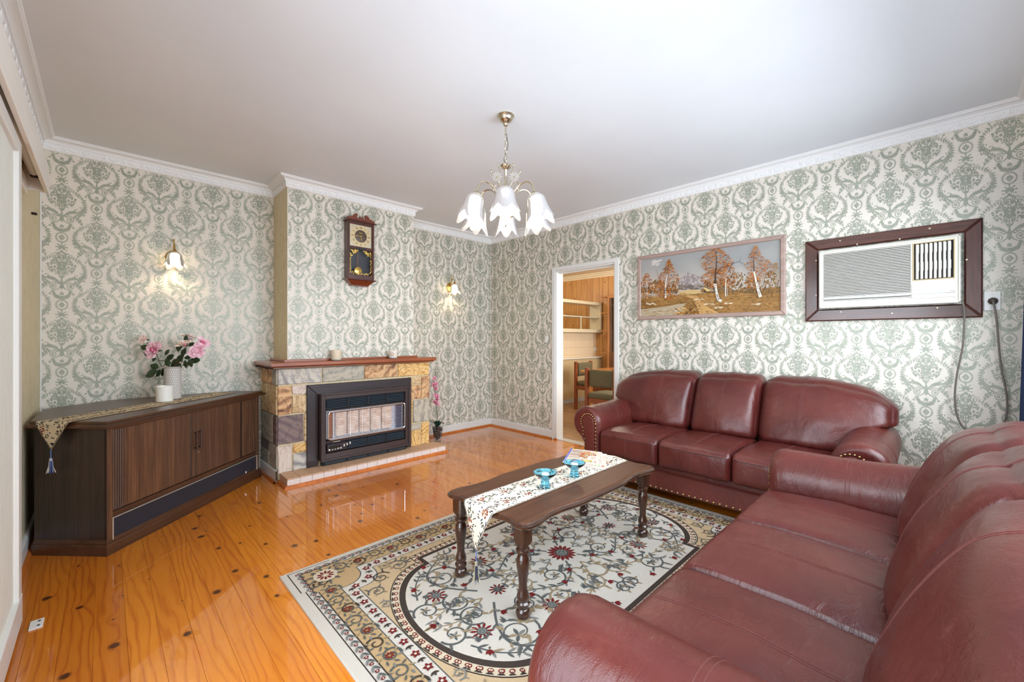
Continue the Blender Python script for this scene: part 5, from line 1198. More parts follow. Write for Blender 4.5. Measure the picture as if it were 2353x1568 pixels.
# ================================================================ LEATHER SOFAS
m_lea = leather('burgundy_leather', c3(72, 25, 23), c3(94, 39, 33), c3(140, 82, 65))
m_leap = leather('russet_panel_leather', c3(84, 32, 27), c3(104, 44, 36), c3(134, 74, 58), .42)
m_nail = plain('antique_nail', c3(190, 162, 112), .25, 1); m_thread = plain('seam_thread', c3(98, 48, 43), .6); m_seamd = plain('seam_shadow_welt', c3(40, 14, 14), .5)
def rbox(w, d, h, r, nx=20, ny=14, nz=14, puff=(0, 0, 0, 0), fn=None, seed=0, wr=.0, ex=.6):
    """rounded cushion centred at the origin; puff = (top, bottom, front, back) crown; fn(p) bends it afterwards"""
    mb = MB(); hx, hy, hz = w/2, d/2, h/2
    def warp(u, v, q):                                             # u,v,q in -1..1
        p = Vector((u*hx, v*hy, q*hz)); c = Vector((max(-hx+r, min(hx-r, p.x)), max(-hy+r, min(hy-r, p.y)), max(-hz+r, min(hz-r, p.z))))
        e = p-c
        if e.length > 1e-9: p = c+e.normalized()*r*min(1, max(abs(e.x), abs(e.y), abs(e.z))/r)
        a, b, g = max(0, 1-u*u), max(0, 1-v*v), max(0, 1-q*q)
        if q > 0: p.z += puff[0]*(a**ex)*(b**ex)*q
        else: p.z += puff[1]*a*b*q
        if v < 0: p.y += puff[2]*(a**ex)*(g**ex)*v
        else: p.y += puff[3]*a*g*v
        if wr:
            rd = 1-abs(noise.noise((p.x*8+seed, p.y*4.5+1, p.z*5)))*2.2; p += Vector((0, .6, 1))*wr*(noise.noise((p.x*6+seed, p.y*5, p.z*6))+.5*max(0, rd)+.18*noise.noise((p.x*17+seed, p.y*12, p.z*12)))
        return fn(p, u, v, q) if fn else p
    for ax, na, nb in (('z', nx, ny), ('y', nx, nz), ('x', ny, nz)):
        for sg in (-1, 1):
            def f(s, t):
                a, b = 2*s-1, 2*t-1
                a = a*(1.25-.25*a*a); b = b*(1.25-.25*b*b); a = max(-1, min(1, a)); b = max(-1, min(1, b))
                return warp(a, b, sg) if ax == 'z' else warp(a, sg, b) if ax == 'y' else warp(sg, a, b)
            mb.grid(f, na, nb)
    return mb
def weld(o, d=.0006):
    bm = bmesh.new(); bm.from_mesh(o.data); bmesh.ops.remove_doubles(bm, verts=bm.verts, dist=d); bmesh.ops.recalc_face_normals(bm, faces=bm.faces)
    for f in bm.faces: f.smooth = True
    bm.to_mesh(o.data); bm.free(); o.data.update(); return o
def bvh(o):
    me = o.data; return BVHTree.FromPolygons([v.co for v in me.vertices], [list(p.vertices) for p in me.polygons])
def seam(host, starts, direction, r=.0013, lift=.0004, mat_=None, name='seam'):
    """stitched line laid on a cushion: each start point is cast along direction onto the surface"""
    t = bvh(host); pts = []
    for p in starts:
        h = t.ray_cast(Vector(p), Vector(direction))
        if h[0] is not None: pts.append(h[0]-Vector(direction)*lift)
    if len(pts) > 2: mb = MB(); mb.tube(pts, r, 5); obj(name, mb, mat_ or m_thread, host)
def nails(parent, pts, axis, r=.0088):
    src = None
    for p in pts:
        if src is None:
            mb = MB(); mb.lathe([(r, 0), (r*.9, r*.35), (r*.6, r*.62), (.0001, r*.75)], 10); src = obj('nail_head', mb, m_nail, parent, p); src.rotation_euler = axis
        else: q = piece('nail_head', src, p, parent); q.rotation_euler = axis
IN, RC, RZ, RR = .775, .916, .52, .141
def arm_prof(ins=0, n=22, k=0, amp=0):
    """(x,z) outline of the rolled arm, inner side first"""
    R_ = RR-ins; P = [(IN+ins, .09+ins*.3), (IN+ins, .25), (IN+ins, RZ)]
    for i in range(1, n+1):
        a = radians(180-(180+62)*i/n); rr = R_+amp*sin(i*pi*1.0+k)
        P.append((RC+rr*cos(a), RZ+rr*sin(a)))
    P += [(RC+.042-ins*.3, RZ-.142), (RC+.03-ins, RZ-.17), (RC+.03-ins, .25), (RC+.03-ins, .09+ins*.3)]
    return P
def make_sofa(name, label, loc, rz):
    s = thing(name, label, 'sofa', loc, rz, 'matching burgundy leather sofas')
    # base and frame
    mb = MB(); mb.cbox(-.79, .79, 0, .8, .085, .235, .012); obj('base_rail', mb, m_leap, s)
    mb = MB(); mb.cbox(-.78, .78, .012, .8, .23, .285, .008); obj('deck', mb, m_lea, s)
    nails(s, [(-.765+.0425*i, -.0005, .104) for i in range(37)], (pi/2, 0, 0))
    for x in (-.28, .25): mb = MB(); mb.tube([(x, -.0006, .09), (x, -.0006, .23)], .0012, 5); obj('seam', mb, m_thread, s)
    for x in (-.93, .93):
        for y in (.15, .8): mb = MB(); mb.lathe([(.022, 0), (.03, .09), (.0001, .09)], 14, (x, y, 0)); obj('foot', mb, m_dark, s)
    mb = rbox(1.86, .24, .62, .07, 24, 8, 14); o = obj('back_frame', mb, m_lea, s, (0, .79, .46)); weld(o)
    # arms
    for sg in (-1, 1):
        mb = MB(); secs = [(-.052, .05, 0), (-.056, .034, .002), (-.05, .018, .004), (-.034, .006, .0035), (-.01, .0, .0025), (.03, .0, .001), (.1, 0, 0), (.2, 0, 0), (.35, 0, 0), (.5, 0, 0), (.65, 0, 0), (.78, 0, 0), (.86, .01, 0), (.885, .03, 0)]
        rings = []
        for y, ins, amp in secs:
            lift = .03*sstep(.2, .8, y); fl_ = 1+.0*y
            rings.append([(sg*x, y, z+(lift*sstep(.3, .6, z))) for x, z in arm_prof(ins, 44, y*0, amp)])
        n = len(rings[0]); vs = [v for r in rings for v in r]; fs = [(j*n+i, j*n+i+1, (j+1)*n+i+1, (j+1)*n+i) for j in range(len(rings)-1) for i in range(n-1)] + [list(range(n)), [(len(rings)-1)*n+i for i in range(n)]]
        mb.add(vs, fs, 0, True); a = obj('arm', mb, m_lea, s, sharp=60)
        # front scroll panel with nail trim
        pan = [(IN+.05, .1), (IN+.05, .3), (IN+.052, RZ)]+arc(RC-.028, RZ+.006, .061, 180, -50, 14)+[(RC+.008, RZ-.10), (RC-.004, RZ-.14), (RC-.006, .25), (RC-.006, .1)]
        pan = [(sg*x, z) for x, z in pan]
        mb = MB(); mb.prism(pan if sg > 0 else pan[::-1], -.048, -.062, 'y', c=.004); obj('arm_panel', mb, m_leap, s)
        out = inset(pan, -.014); tr = []
        for i in range(len(out)-1):
            p, q = Vector(out[i]), Vector(out[i+1]); m_ = max(1, round((q-p).length/.03))
            for k in range(m_): t = p.lerp(q, k/m_); tr.append((t.x, -.056, t.y))
        nails(s, tr, (pi/2, 0, 0), .007)
        for y in (.26, .275): mb = MB(); mb.tube([(sg*x, y, z+.03*sstep(.2, .8, y)*sstep(.3, .6, z)) for x, z in arm_prof(-.0008, 44)[2:38]], .0011, 5); obj('seam', mb, m_thread, a)
    # seat cushions
    for k in (-1, 0, 1):
        def bend(p, u, v, q):
            if v < -.5: p.z -= .012*(abs(v)-.5)*(1 if q > 0 else 0)
            p.z += -.012*sstep(-.2, .6, v)*(q > 0)
            return p
        mb = rbox(.511, .66, .2, .034, 30, 34, 12, (.028, .0, .014, 0), bend, seed=k*3.3+rz*2, wr=.005, ex=.38)
        o = weld(obj('seat_cushion', mb, m_lea, s, (k*.5145, .265, .378)))
        for e in (-.005, .005):
            seam(o, [(e, -.3+.6*i/40, .3) for i in range(41)], (0, 0, -1)); seam(o, [(e, -.6, .06-.15*i/14) for i in range(15)], (0, 1, 0))
        seam(o, [(-.235+.47*i/40, -.6, .064) for i in range(41)], (0, 1, 0), .0022, 0, m_seamd, 'welt')
        for e in (-.246, .246): seam(o, [(e, -.31+.62*i/50, .3) for i in range(51)], (0, 0, -1), .0026, 0, m_seamd, 'welt')
    # back cushions; the outer two wrap over the arms
    def lean(p, hgt): p.y += .2*max(0, p.z/hgt+.5)**1.15; return p
    for k in (-1, 0, 1):
        H2 = .49
        if k == 0:
            def bend(p, u, v, q): return lean(p, H2)
            mb = rbox(.513, .25, H2, .075, 30, 14, 30, (.02, 0, .072, .02), bend, seed=1+rz, wr=.009, ex=.5); cxk = 0
        else:
            W2 = .62
            def bend(p, u, v, q, k=k):
                sx = (k*p.x/W2+.5); hh = p.z/H2+.5
                ext = .17*sstep(.28, .52, hh)-.05*sstep(.8, 1.05, hh)-.035*(1-sstep(.0, .3, hh))
                p.x += k*max(0, sx)**1.5*ext; p.z -= .26*max(0, sx-.5)**1.6*sstep(.35, 1, hh); p.y += .035*max(0, sx-.55)
                return lean(p, H2)
            mb = rbox(W2, .25, H2, .08, 34, 14, 30, (.012, 0, .072, .02), bend, seed=5+k+rz, wr=.010, ex=.5); cxk = k*(.2575+W2/2-.002)
        o = weld(obj('back_cushion', mb, m_lea, s, (cxk, .60, .695)))
        xs = 0 if k == 0 else -k*.03
        for e in (-.005, .005): seam(o, [(xs+e, -.8, .225-.46*i/40) for i in range(41)], (0, 1, 0)); seam(o, [(xs+e, -.02+.3*i/24, .6) for i in range(25)], (0, 0, -1))
    return s
make_sofa('sofa', 'burgundy leather sofa standing against the damask wall below the painting', (-.955, -3.295, 0), -pi/2)
make_sofa('sofa', 'burgundy leather sofa backing onto the window, its seat facing the fireplace', (-2.315, -3.955, 0), pi)

# ================================================================ COFFEE TABLE
TX, TY = -2.125, -3.0                                   # centre; legs .54 / .225 from it
tb = thing('coffee_table', 'dark stained coffee table with scalloped top and turned legs', 'table', (TX, TY, 0))
m_top = wood('stained_table_top', c3(60, 36, 23), c3(104, 65, 43), (3, 130, 130), .45, .0, c0=c3(82, 50, 33)); m_leg = wood('stained_turning', c3(36, 19, 12), c3(68, 38, 24), (40, 40, 4), .22, .7)
m_top.node_tree.nodes['Principled BSDF'].inputs['Specular IOR Level'].default_value = .3
HXT, HYT, ZT = .60, .295, .455
def top_outline(d):
    q = []
    def side(n, L, f): return [(L*(2*i/n-1), f(2*i/n-1)) for i in range(n+1)]
    sc = lambda u, D: D*(.022*cos(u*pi*1.0)**2*0+.020*(1-abs(u))**.0*0)
    def wave(u): return -.020*sstep(.30, .62, abs(u))*(1-sstep(.72, .95, abs(u)))          # dip between centre bow and corner
    N = 30; r = .05
    for i in range(N+1): u = -1+2*i/N; q.append((u*(HXT-r), -HYT-wave(u)-.0))
    q += [(HXT-r+r*cos(radians(a)), -HYT+r+r*sin(radians(a))) for a in (-60, -30, 0)]
    for i in range(1, 15): u = -1+2*i/15; q.append((HXT+wave(u)*.8, u*(HYT-r)))
    q += [(HXT-r+r*cos(radians(a)), HYT-r+r*sin(radians(a))) for a in (0, 30, 60)]
    for i in range(N+1): u = 1-2*i/N; q.append((u*(HXT-r), HYT+wave(u)))
    q += [(-HXT+r+r*cos(radians(a)), HYT-r+r*sin(radians(a))) for a in (120, 150, 180)]
    for i in range(1, 15): u = 1-2*i/15; q.append((-HXT-wave(u)*.8, u*(HYT-r)))
    q += [(-HXT+r+r*cos(radians(a)), -HYT+r+r*sin(radians(a))) for a in (180, 210, 240)]
    return inset(q, d) if d else q
mb = MB(); rows = [(.022, -.034), (.006, -.03), (.0, -.022), (.0, -.014), (.006, -.008), (.012, -.007), (.015, -.003), (.022, -.0005), (.03, 0)]
pr_ = [top_outline(d) for d, z in rows]; n = len(pr_[0]); vs = [(x, y, ZT+rows[j][1]) for j in range(len(rows)) for x, y in pr_[j]]
fs = [(j*n+i, j*n+(i+1) % n, (j+1)*n+(i+1) % n, (j+1)*n+i) for j in range(len(rows)-1) for i in range(n)]+[list(range(n)), [(len(rows)-1)*n+i for i in range(n)]]
mb.add(vs, fs)
for i in range(5*n): mb.M[i] = 1
obj('table_top', mb, [m_top, m_leg], tb)
lx, ly = .54, .225
for a in ((-lx+.03, lx-.03, -ly+.01, -ly+.028), (-lx+.03, lx-.03, ly-.028, ly-.01), (-lx+.01, -lx+.028, -ly+.03, ly-.03), (lx-.028, lx-.01, -ly+.03, ly-.03)): mb = MB(); mb.cbox(*a, .392, .422, .003); obj('apron', mb, m_leg, tb)
LP = [(.0001, 0), (.026, .0), (.031, .008), (.033, .024), (.029, .036), (.024, .042), (.024, .046), (.0305, .056), (.0305, .066), (.024, .074), (.024, .078), (.0285, .086), (.029, .094), (.026, .106), (.020, .128), (.019, .15), (.022, .18), (.0265, .21), (.0295, .235), (.030, .255), (.027, .272), (.0215, .284), (.021, .288), (.0305, .296), (.0315, .303), (.0305, .310), (.022, .317), (.022, .32), (.028, .325), (.028, .331), (.0001, .332)]
mb = MB(); mb.lathe(LP, 24); w = .033; blk = [(-w, -w+.008), (-w+.008, -w), (w-.008, -w), (w, -w+.008), (w, w-.008), (w-.008, w), (-w+.008, w), (-w, w-.008)]
mb.prism(inset(blk, .006), .331, .343, 'z'); mb.prism(blk, .343, .424, 'z')
l0 = obj('leg', mb, m_leg, tb, (-lx, -ly, .0155))
l0.data.transform(Matrix.Diagonal((1, 1, .975, 1)))
for x, y in ((lx, -ly), (-lx, ly), (lx, ly)): piece('leg', l0, (x, y, .0155), tb)

# ---- runner along the table, pointed end hanging with a tassel
r2 = thing('table_runner', 'cream floral tapestry runner lying along the coffee table', 'table runner', (TX, TY+.005, ZT))
def r2map(s, t):
    x = s-HXT+.004; r = .016; tilt = 0
    if s > 0: return (x, t, .0014)
    q = -s
    if q < r*1.57: a = q/r; return (-HXT+.004-r*sin(a), t, .0014-r*(1-cos(a)))
    e = q-r*1.57; return (-HXT+.004-r-.01*sstep(0, .12, e)+.004*sin(t*28)*sstep(0, .1, e), t, .0014-r-e)
cloth('runner_cloth', r2, r2map, 1.16, .225, .215, .03, 9, c3(222, 211, 194))
tassel(r2, (-HXT-.018, 0, -.2), .15, c3(196, 184, 150), c3(40, 48, 78))

# ---- blue glass candle holders with tealights
m_blue = bpy.data.materials.new('aqua_glass'); m_blue.use_nodes = True
b_ = m_blue.node_tree.nodes['Principled BSDF']; b_.inputs['Base Color'].default_value = (.20, .68, .96, 1); b_.inputs['Transmission Weight'].default_value = 1.0; b_.inputs['Roughness'].default_value = .03; b_.inputs['IOR'].default_value = 1.35; b_.inputs['Coat Weight'].default_value = .5
m_wax = plain('white_wax_tealight', c3(246, 244, 238), .4)
def holder(label, px, py):
    p = onz(px, py, ZT+.0025); p.z = ZT+.0022; t = thing('candle_holder', label, 'candle holder', tuple(p), 0, 'blue glass candle holders')
    mb = MB(); mb.lathe([(.0001, .002), (.024, .0), (.028, .002), (.026, .014), (.0225, .03), (.021, .04), (.026, .048), (.04, .058), (.054, .07), (.062, .08), (.063, .084), (.060, .084), (.05, .074), (.036, .063), (.022, .058), (.0001, .056)], 32); obj('glass', mb, m_blue, t)
    mb = MB(); mb.lathe([(.0001, .0585), (.019, .0585), (.0195, .06), (.0195, .075), (.0185, .076), (.0001, .0755)], 24); c = obj('tealight', mb, m_wax, t)
    mb = MB(); mb.tube([(0, 0, .075), (.0005, 0, .083)], .0008, 6); obj('wick', mb, m_white, c)
holder('blue glass candle holder standing alone on the runner', 1253, 1121); holder('blue glass candle holder standing beside the magazines', 1320, 1096)

# ---- magazines
def magazine(label, quad, z, seed, spine, th=.006):
    """quad = photo corners: near-left, near-right, far-right, far-left; cover printed as coloured patches"""
    P = [onz(x, y, z+th) for x, y in quad]; c = sum(P, Vector())/4; c.z = z; t = thing('magazine', label, 'magazine', tuple(c), 0, 'magazines on the coffee table')
    rr = random.Random(seed)
    def W(u, v, d=0): q = P[0].lerp(P[1], u).lerp(P[3].lerp(P[2], u), v)-c; q.z = th+d+.0015*sin(pi*u); return q
    mb = MB(); lo = [Vector((p.x-c.x, p.y-c.y, .0008)) for p in P]; up = [W(0, 0), W(1, 0), W(1, 1), W(0, 1)]; up = [Vector((p.x, p.y, th-.0004)) for p in up]
    mb.add(lo+up, [(0,1,2,3), (4,5,6,7), (0,1,5,4), (1,2,6,5), (2,3,7,6), (3,0,4,7)]); obj('pages', mb, plain('page_edges', c3(226, 224, 220), .7), t)
    mb = MB(); mb.grid(lambda s, q: W(s, q), 10, 8); mb.C = [c3(206, 196, 186)]*len(mb.F); lay = [0]
    def put(q, col): lay[0] += 1; mb.add([W(max(0, min(1, a)), max(0, min(1, b)), .0003+.000004*lay[0]) for a, b in q], [list(range(len(q)))], 0, col=col)
    def rect(a, b, c_, d, col): put([(a, b), (c_, b), (c_, d), (a, d)], col)
    rect(0, 0, .06, 1, spine); rect(.1, .93, .86, .99, c3(240, 200, 60)); rect(.86, .88, .98, .99, c3(240, 240, 240))
    for k in range(9): y = .86-.06*k; rect(.09, y-.012, .36+.06*rr.random(), y+.012, rr.choice((c3(120, 84, 66), c3(176, 70, 52), c3(90, 96, 120), c3(226, 216, 196))))
    for k in range(150):
        a = rr.random()*6.3; r = sqrt(rr.random()); put(blob(.60+.26*r*cos(a), .62+.26*r*sin(a), .03, 6, rr), rr.choice((c3(178, 96, 52), c3(214, 160, 96), c3(120, 60, 40), c3(236, 216, 176), c3(96, 122, 60), c3(190, 50, 44))))
    put([(.80+.15*cos(a), .40+.2*sin(a)) for a in [2*pi*k/20 for k in range(20)]], c3(244, 240, 234))
    for k in range(40): a = rr.random()*6.3; r = sqrt(rr.random()); put(blob(.80+.1*r*cos(a), .40+.14*r*sin(a), .018, 6, rr), rr.choice((c3(150, 90, 50), c3(96, 130, 70), c3(206, 80, 60), c3(220, 190, 130))))
    for k in range(12): x = .12+.066*k; h = .05+.03*rr.random(); rect(x, .1, x+.042, .1+h+.06, rr.choice((c3(244, 196, 40), c3(244, 196, 40), c3(236, 236, 236), c3(220, 120, 40))))
    rect(.74, .1, .86, .2, c3(96, 180, 60)); rect(.1, .04, .3, .1, c3(226, 90, 70)); rect(.9, .1, .97, .16, c3(206, 40, 44))
    obj('cover', mb, vcol('printed_cover', .2, None, 0, .6), t, fix=False, sharp=0)
Zm = ZT+.0035
magazine('cookery magazine with red and green blocks, lying under another magazine', [(1298, 1066), (1391, 1078), (1395, 1044), (1310, 1036)], Zm, 5, c3(210, 60, 50))
magazine('cookery magazine with yellow lettering, topmost of the two', [(1293, 1061), (1371, 1067), (1384, 1040), (1312, 1031)], Zm+.0078, 6, c3(80, 100, 190), .007)

# ================================================================ RUG
RGX, RGY, RU, RV = -2.108, -2.997, 1.232, .886
IV, TAN, TAN2, DK, GY, GY2, TP, RD, BE = [c3(*c) for c in ((209, 201, 189), (190, 160, 118), (200, 174, 138), (70, 60, 54), (92, 94, 92), (128, 128, 124), (158, 138, 108), (118, 38, 38), (212, 196, 170))]
rmb = MB(); lay = [0]; RH = .0095
def rp(q, col, h=None):
    lay[0] += 1; d = RH+(h if h is not None else .0012)+.00000003*lay[0]
    rmb.add([(u, v, d) for u, v in q], [list(range(len(q)))], 0, col=col)
def both(q, col, h=None):                                  # mirrored into all four quarters
    for a in (1, -1):
        for b in (1, -1): rp([(a*u, b*v) for u, v in (q if a*b > 0 else q[::-1])], col, h)
# pile body with a soft edge
out = [(-RU, -RV), (RU, -RV), (RU, RV), (-RU, RV)]
rows = [(0, .0), (0, .007), (.004, .0095), (.012, RH)]
ri = [inset(out, d) for d, z in rows]; vs = [(x, y, rows[j][1]) for j in range(4) for x, y in ri[j]]
rmb.add(vs, [(j*4+i, j*4+(i+1) % 4, (j+1)*4+(i+1) % 4, (j+1)*4+i) for j in range(3) for i in range(4)]+[(12, 13, 14, 15)], 0, col=IV)
def rect_(u, v, col, h): rp([(-u, -v), (u, -v), (u, v), (-u, v)], col, h)
# stepped corner blocks of the outer line
def stepped(u, v, s): return [(-u, -v+s), (-u+s*.9, -v+s), (-u+s*.9, -v), (u-s*.9, -v), (u-s*.9, -v+s), (u, -v+s), (u, v-s), (u-s*.9, v-s), (u-s*.9, v), (-u+s*.9, v), (-u+s*.9, v-s), (-u, v-s)]
def corners(u, v, e):                                      # wide corner squares standing proud of the border line
    c = .20; o = [(-u-e, -v-e), (-u+c, -v-e), (-u+c, -v), (u-c, -v), (u-c, -v-e), (u+e, -v-e), (u+e, -v+c), (u, -v+c), (u, v-c), (u+e, v-c), (u+e, v+e), (u-c, v+e), (u-c, v), (-u+c, v), (-u+c, v+e), (-u-e, v+e), (-u-e, v-c), (-u, v-c), (-u, -v+c), (-u-e, -v+c)]
    return o
rp(corners(1.185, .848, .018), DK, .0002); rp(corners(1.180, .843, .018), IV, .0004)
rp(corners(1.140, .803, .018), DK, .0006); rp(corners(1.134, .797, .018), TAN, .0008)
def guard_path(u, v):                                      # ivory guard with a scooped corner
    q = [(u, -v+.0+.19)]
    return q
def scoop(u, v, r):
    q = []
    for a, b, ang in ((1, 1, 0), (-1, 1, 90), (-1, -1, 180), (1, -1, 270)):
        c = [(u, v-r-.03), (u-.03, v-r-.03)]+[(u-.03-r*(1-cos(radians(t)))*1.0+0, v-.03-r+r*sin(radians(t)) if False else v-.03-r*(1-sin(radians(t)))) for t in ()]
        arcp = [(u-.03-r+r*cos(radians(270-t*1.0))*-1*0+0, 0) for t in ()]
        pts = [(u, v-r-.035), (u-.035, v-r-.035)]+[(u-r*(1-cos(radians(t)))*.0-.035-(r)*sin(radians(t))*1.0, v-r-.035+r*(1-cos(radians(t)))) for t in range(15, 91, 15)]+[(u-r-.035, v)]
        pts = [(a*x, b*y) for x, y in pts]
        q += pts if a*b > 0 else pts[::-1]
    return q
rp(scoop(1.048, .690, .10), GY, .0010); rp(scoop(1.043, .685, .10), IV, .0012)
rp(scoop(.986, .628, .10), GY, .0014); rp(scoop(.981, .623, .10), TAN2, .0016)
def field(a, v, u0, vv):
    """oval-ended field: straight sides at v, steps at u0 down to vv, half ovals out to a"""
    q = [(-u0, -v), (u0, -v)]+[(u0+.0+(a-u0)*cos(radians(t)), vv*sin(radians(t))) for t in range(-90, 91, 6)]+[(u0, v), (-u0, v)]+[(-u0-(a-u0)*cos(radians(t)), -vv*sin(radians(t))) for t in range(-90, 91, 6)]
    return q
rp(field(.985, .578, .655, .50), DK, .0018); rp(field(.980, .573, .65, .495), BE, .0020)
rp(field(.945, .540, .63, .462), DK, .0022); rp(field(.920, .515, .605, .437), IV, .0024)
# serrated ring: dark teeth and small red eyes along the beige band
ring = field(.963, .556, .64, .478); segs = []; acc = 0
for i in range(len(ring)):
    p, q = Vector(ring[i]), Vector(ring[(i+1) % len(ring)]); L = (q-p).length; d = (q-p)/max(L, 1e-6); nn = Vector((-d.y, d.x)); s = (.032-acc) if acc else 0
    while s < L:
        c = p+d*s; a, b = c+d*.012, c-d*.012; o = -1
        rp([tuple(a+nn*-.016), tuple(b+nn*-.016), tuple(c+nn*-.004)], DK, .003)
        rp(blob(c.x+nn.x*.004, c.y+nn.y*.004, .0105, 7), RD, .0032); rp(blob(c.x+nn.x*.004, c.y+nn.y*.004, .0055, 6), BE, .0034)
        s += .034
    acc = 0
RNG = random.Random(31)
H1, H2, H3 = .0036, .0042, .0048
def vine(pts, w0, w1, col, leaves=True, lc=None, n=6, ls=.045):
    p = crv(pts, n)
    for q in stripq(p, w0*.75, w1*.75): both(q, col, H1)
    if leaves:
        for i in range(2, len(p), 3):
            d = atan2(p[i][1]-p[i-1][1], p[i][0]-p[i-1][0])
            for sg in (-1, 1): both(leaf(p[i][0], p[i][1], d+sg*(.5+.3*RNG.random()), ls*(.7+.5*RNG.random()), ls*.28), lc or RNG.choice((GY, GY2, TP)), H1+.0002)
def frond(u, v, a, L, W, col, h, m=None, curl=.9):
    """curved acanthus leaf with notched lobes along one side"""
    m = m or both; n = 7; c = [(u, v)]
    for i in range(n): c.append((c[-1][0]+L/n*cos(a+curl*i/n), c[-1][1]+L/n*sin(a+curl*i/n)))
    for q in stripq(c, W*.6, W*.12): m(q, col, h)
    for i in range(1, n-1):
        d = a+curl*i/n
        for sg in (-1, 1): m(leaf(c[i][0], c[i][1], d+sg*.7, W*(1.35-.9*i/n), W*.36), col, h+.00005)
def scroll(u, v, r, a0, turns, col, w=.013, m=None):
    m = m or both; p = spiral(u, v, r, r*.2, a0, turns, 24); sg = 1 if turns > 0 else -1
    for q in stripq(p, w*.85, w*.4): m(q, col, H1)
    e = p[-1]; ea = a0+turns*2*pi
    for k in range(5): m(leaf(e[0], e[1], ea+k*1.25, r*.45, r*.17), (GY, TP, GY2)[k % 3], H1+.0003)
    for k, t in ((2, .8), (6, .7), (11, .55), (15, .45)):
        q = p[k]; a = atan2(q[1]-v, q[0]-u); frond(q[0], q[1], a+sg*.9, r*t, r*.16, (col, TP if col != TP else GY2)[k % 2], H1+.0001, m, -sg*1.1)
def daisy(u, v, r, n=12, m=both):
    for k in range(n): a = 2*pi*k/n; m(leaf(u+r*.35*cos(a), v+r*.35*sin(a), a, r*.68, r*.25), RD, H2)
    m([(u+r*.45*cos(2*pi*k/14), v+r*.45*sin(2*pi*k/14)) for k in range(14)], DK, H2+.0002)
    m([(u+r*.38*cos(2*pi*k/14), v+r*.38*sin(2*pi*k/14)) for k in range(14)], GY2, H2+.0004)
    for k in range(5): a = 2*pi*k/5; m(blob(u+r*.2*cos(a), v+r*.2*sin(a), r*.1, 6), GY, H2+.0006)
def tulipf(u, v, a, s=.04):
    both(leaf(u, v, a, s, s*.55), RD, H2); both(leaf(u, v, a+.55, s*.95, s*.4), RD, H2+.0001); both(leaf(u, v, a-.55, s*.95, s*.4), RD, H2+.0001); both(leaf(u, v, a+pi, s*.5, s*.3), GY, H2)
daisy(0, 0, .085, 16, rp)
for u, v, r in ((.40, .265, .052), (.50, .0, .046), (.745, .17, .052)): daisy(u, v, r, 10)
vine([(.05, .07), (.12, .16), (.23, .20), (.33, .15), (.42, .11), (.5, .16), (.54, .26)], .013, .008, GY)
vine([(.0, .13), (.07, .25), (.18, .33), (.3, .36), (.42, .38), (.52, .44)], .013, .007, TP)
vine([(.1, .0), (.2, .04), (.3, .01), (.38, .05), (.45, .0)], .011, .007, GY2)
vine([(.58, .06), (.68, .2), (.7, .32), (.6, .41), (.48, .47)], .015, .009, GY)
vine([(.6, .0), (.72, .05), (.82, .04), (.88, .0)], .011, .006, TP)
vine([(.83, .2), (.78, .3), (.70, .38)], .011, .006, GY)
for u, v, r, a, t, c in ((.215, .115, .075, 1.0, 1.3, GY), (.11, .29, .075, 4.0, -1.3, TP), (.47, .17, .085, 2.0, 1.35, GY), (.28, .40, .075, 0.2, 1.3, GY), (.635, .28, .10, 3.2, -1.4, GY), (.36, .05, .06, 5, 1.2, TP), (.70, .06, .075, 1.5, -1.3, GY), (.53, .42, .06, 1.0, 1.2, TP), (.035, .43, .055, 2.5, 1.2, GY), (.84, .10, .065, 0, 1.2, GY), (.31, .25, .065, .5, -1.2, TP)): scroll(u, v, r, a, t, c)
for u, v, a in ((.25, .29, 1.2), (.12, .13, 2.4), (.56, .34, .4), (.40, .16, -.9), (.60, .13, 1.9), (.86, .0, 0), (.40, .47, .8), (.18, .46, 2.2), (.64, .42, .3), (.05, .34, 1.8), (.79, .27, .9), (.2, .2, -.4)): tulipf(u, v, a, .034)
for k in range(46):                                        # loose acanthus sprays filling the ground
    u, v = RNG.uniform(.04, .86), RNG.uniform(.03, .47)
    if ((max(0, u-.605))/.315)**2+(v/.437)**2*(u > .605) > .72: continue
    a = RNG.random()*6.3; c = RNG.choice((GY, TP, GY2, GY)); frond(u, v, a, .07, .013, c, H1+.0004, None, RNG.choice((-1, 1))*1.2)
    if k % 3 == 0:
        for j in range(4): both(leaf(u, v, a+2+j*.45, .042-.006*j, .010), c, H1+.0005)
# spandrels between oval and guard
for u, v, r, a, t, c in ((.74, .54, .055, 1, 1.3, GY), (.86, .50, .05, 3, -1.3, DK), (.93, .40, .045, 0, 1.3, GY), (.80, .59, .035, 2, 1.2, TP), (.95, .28, .03, 1, 1.2, GY2), (.68, .58, .03, 4, 1.2, GY)): scroll(u, v, r, a, t, c, .009)
for k in range(9): both(spiral(.05+.07*k, .6, .016, .005, k, 1.2, 10)[0:1]*1+[(.06+.07*k, .608), (.066+.07*k, .598)], GY, H1)
# ivory guard: red florets with dark sprigs between
def floret(u, v, s): 
    for k in range(5): a = 2*pi*k/5+.3; rp(leaf(u, v, a, s, s*.6), RD, H2)
    rp(blob(u, v, s*.3, 6), IV, H2+.0003)
def along(path, step, f):
    i = 0; nxt = step/2; acc = 0
    for a, b in zip(path, path[1:]+path[:1]):
        p, q = Vector(a), Vector(b); L = (q-p).length
        while L > 0 and nxt <= acc+L: c = p.lerp(q, (nxt-acc)/L); f(c.x, c.y, atan2((q-p).y, (q-p).x), i); i += 1; nxt += step
        acc += L
def gitem(u, v, d, i):
    if i % 2 == 0: floret(u, v, .022)
    else:
        for e in (0, .9, -.9): rp(leaf(u-.012*cos(d), v-.012*sin(d), d+e, .024, .009), DK, H2)
along(scoop(1.013, .655, .10), .045, gitem)
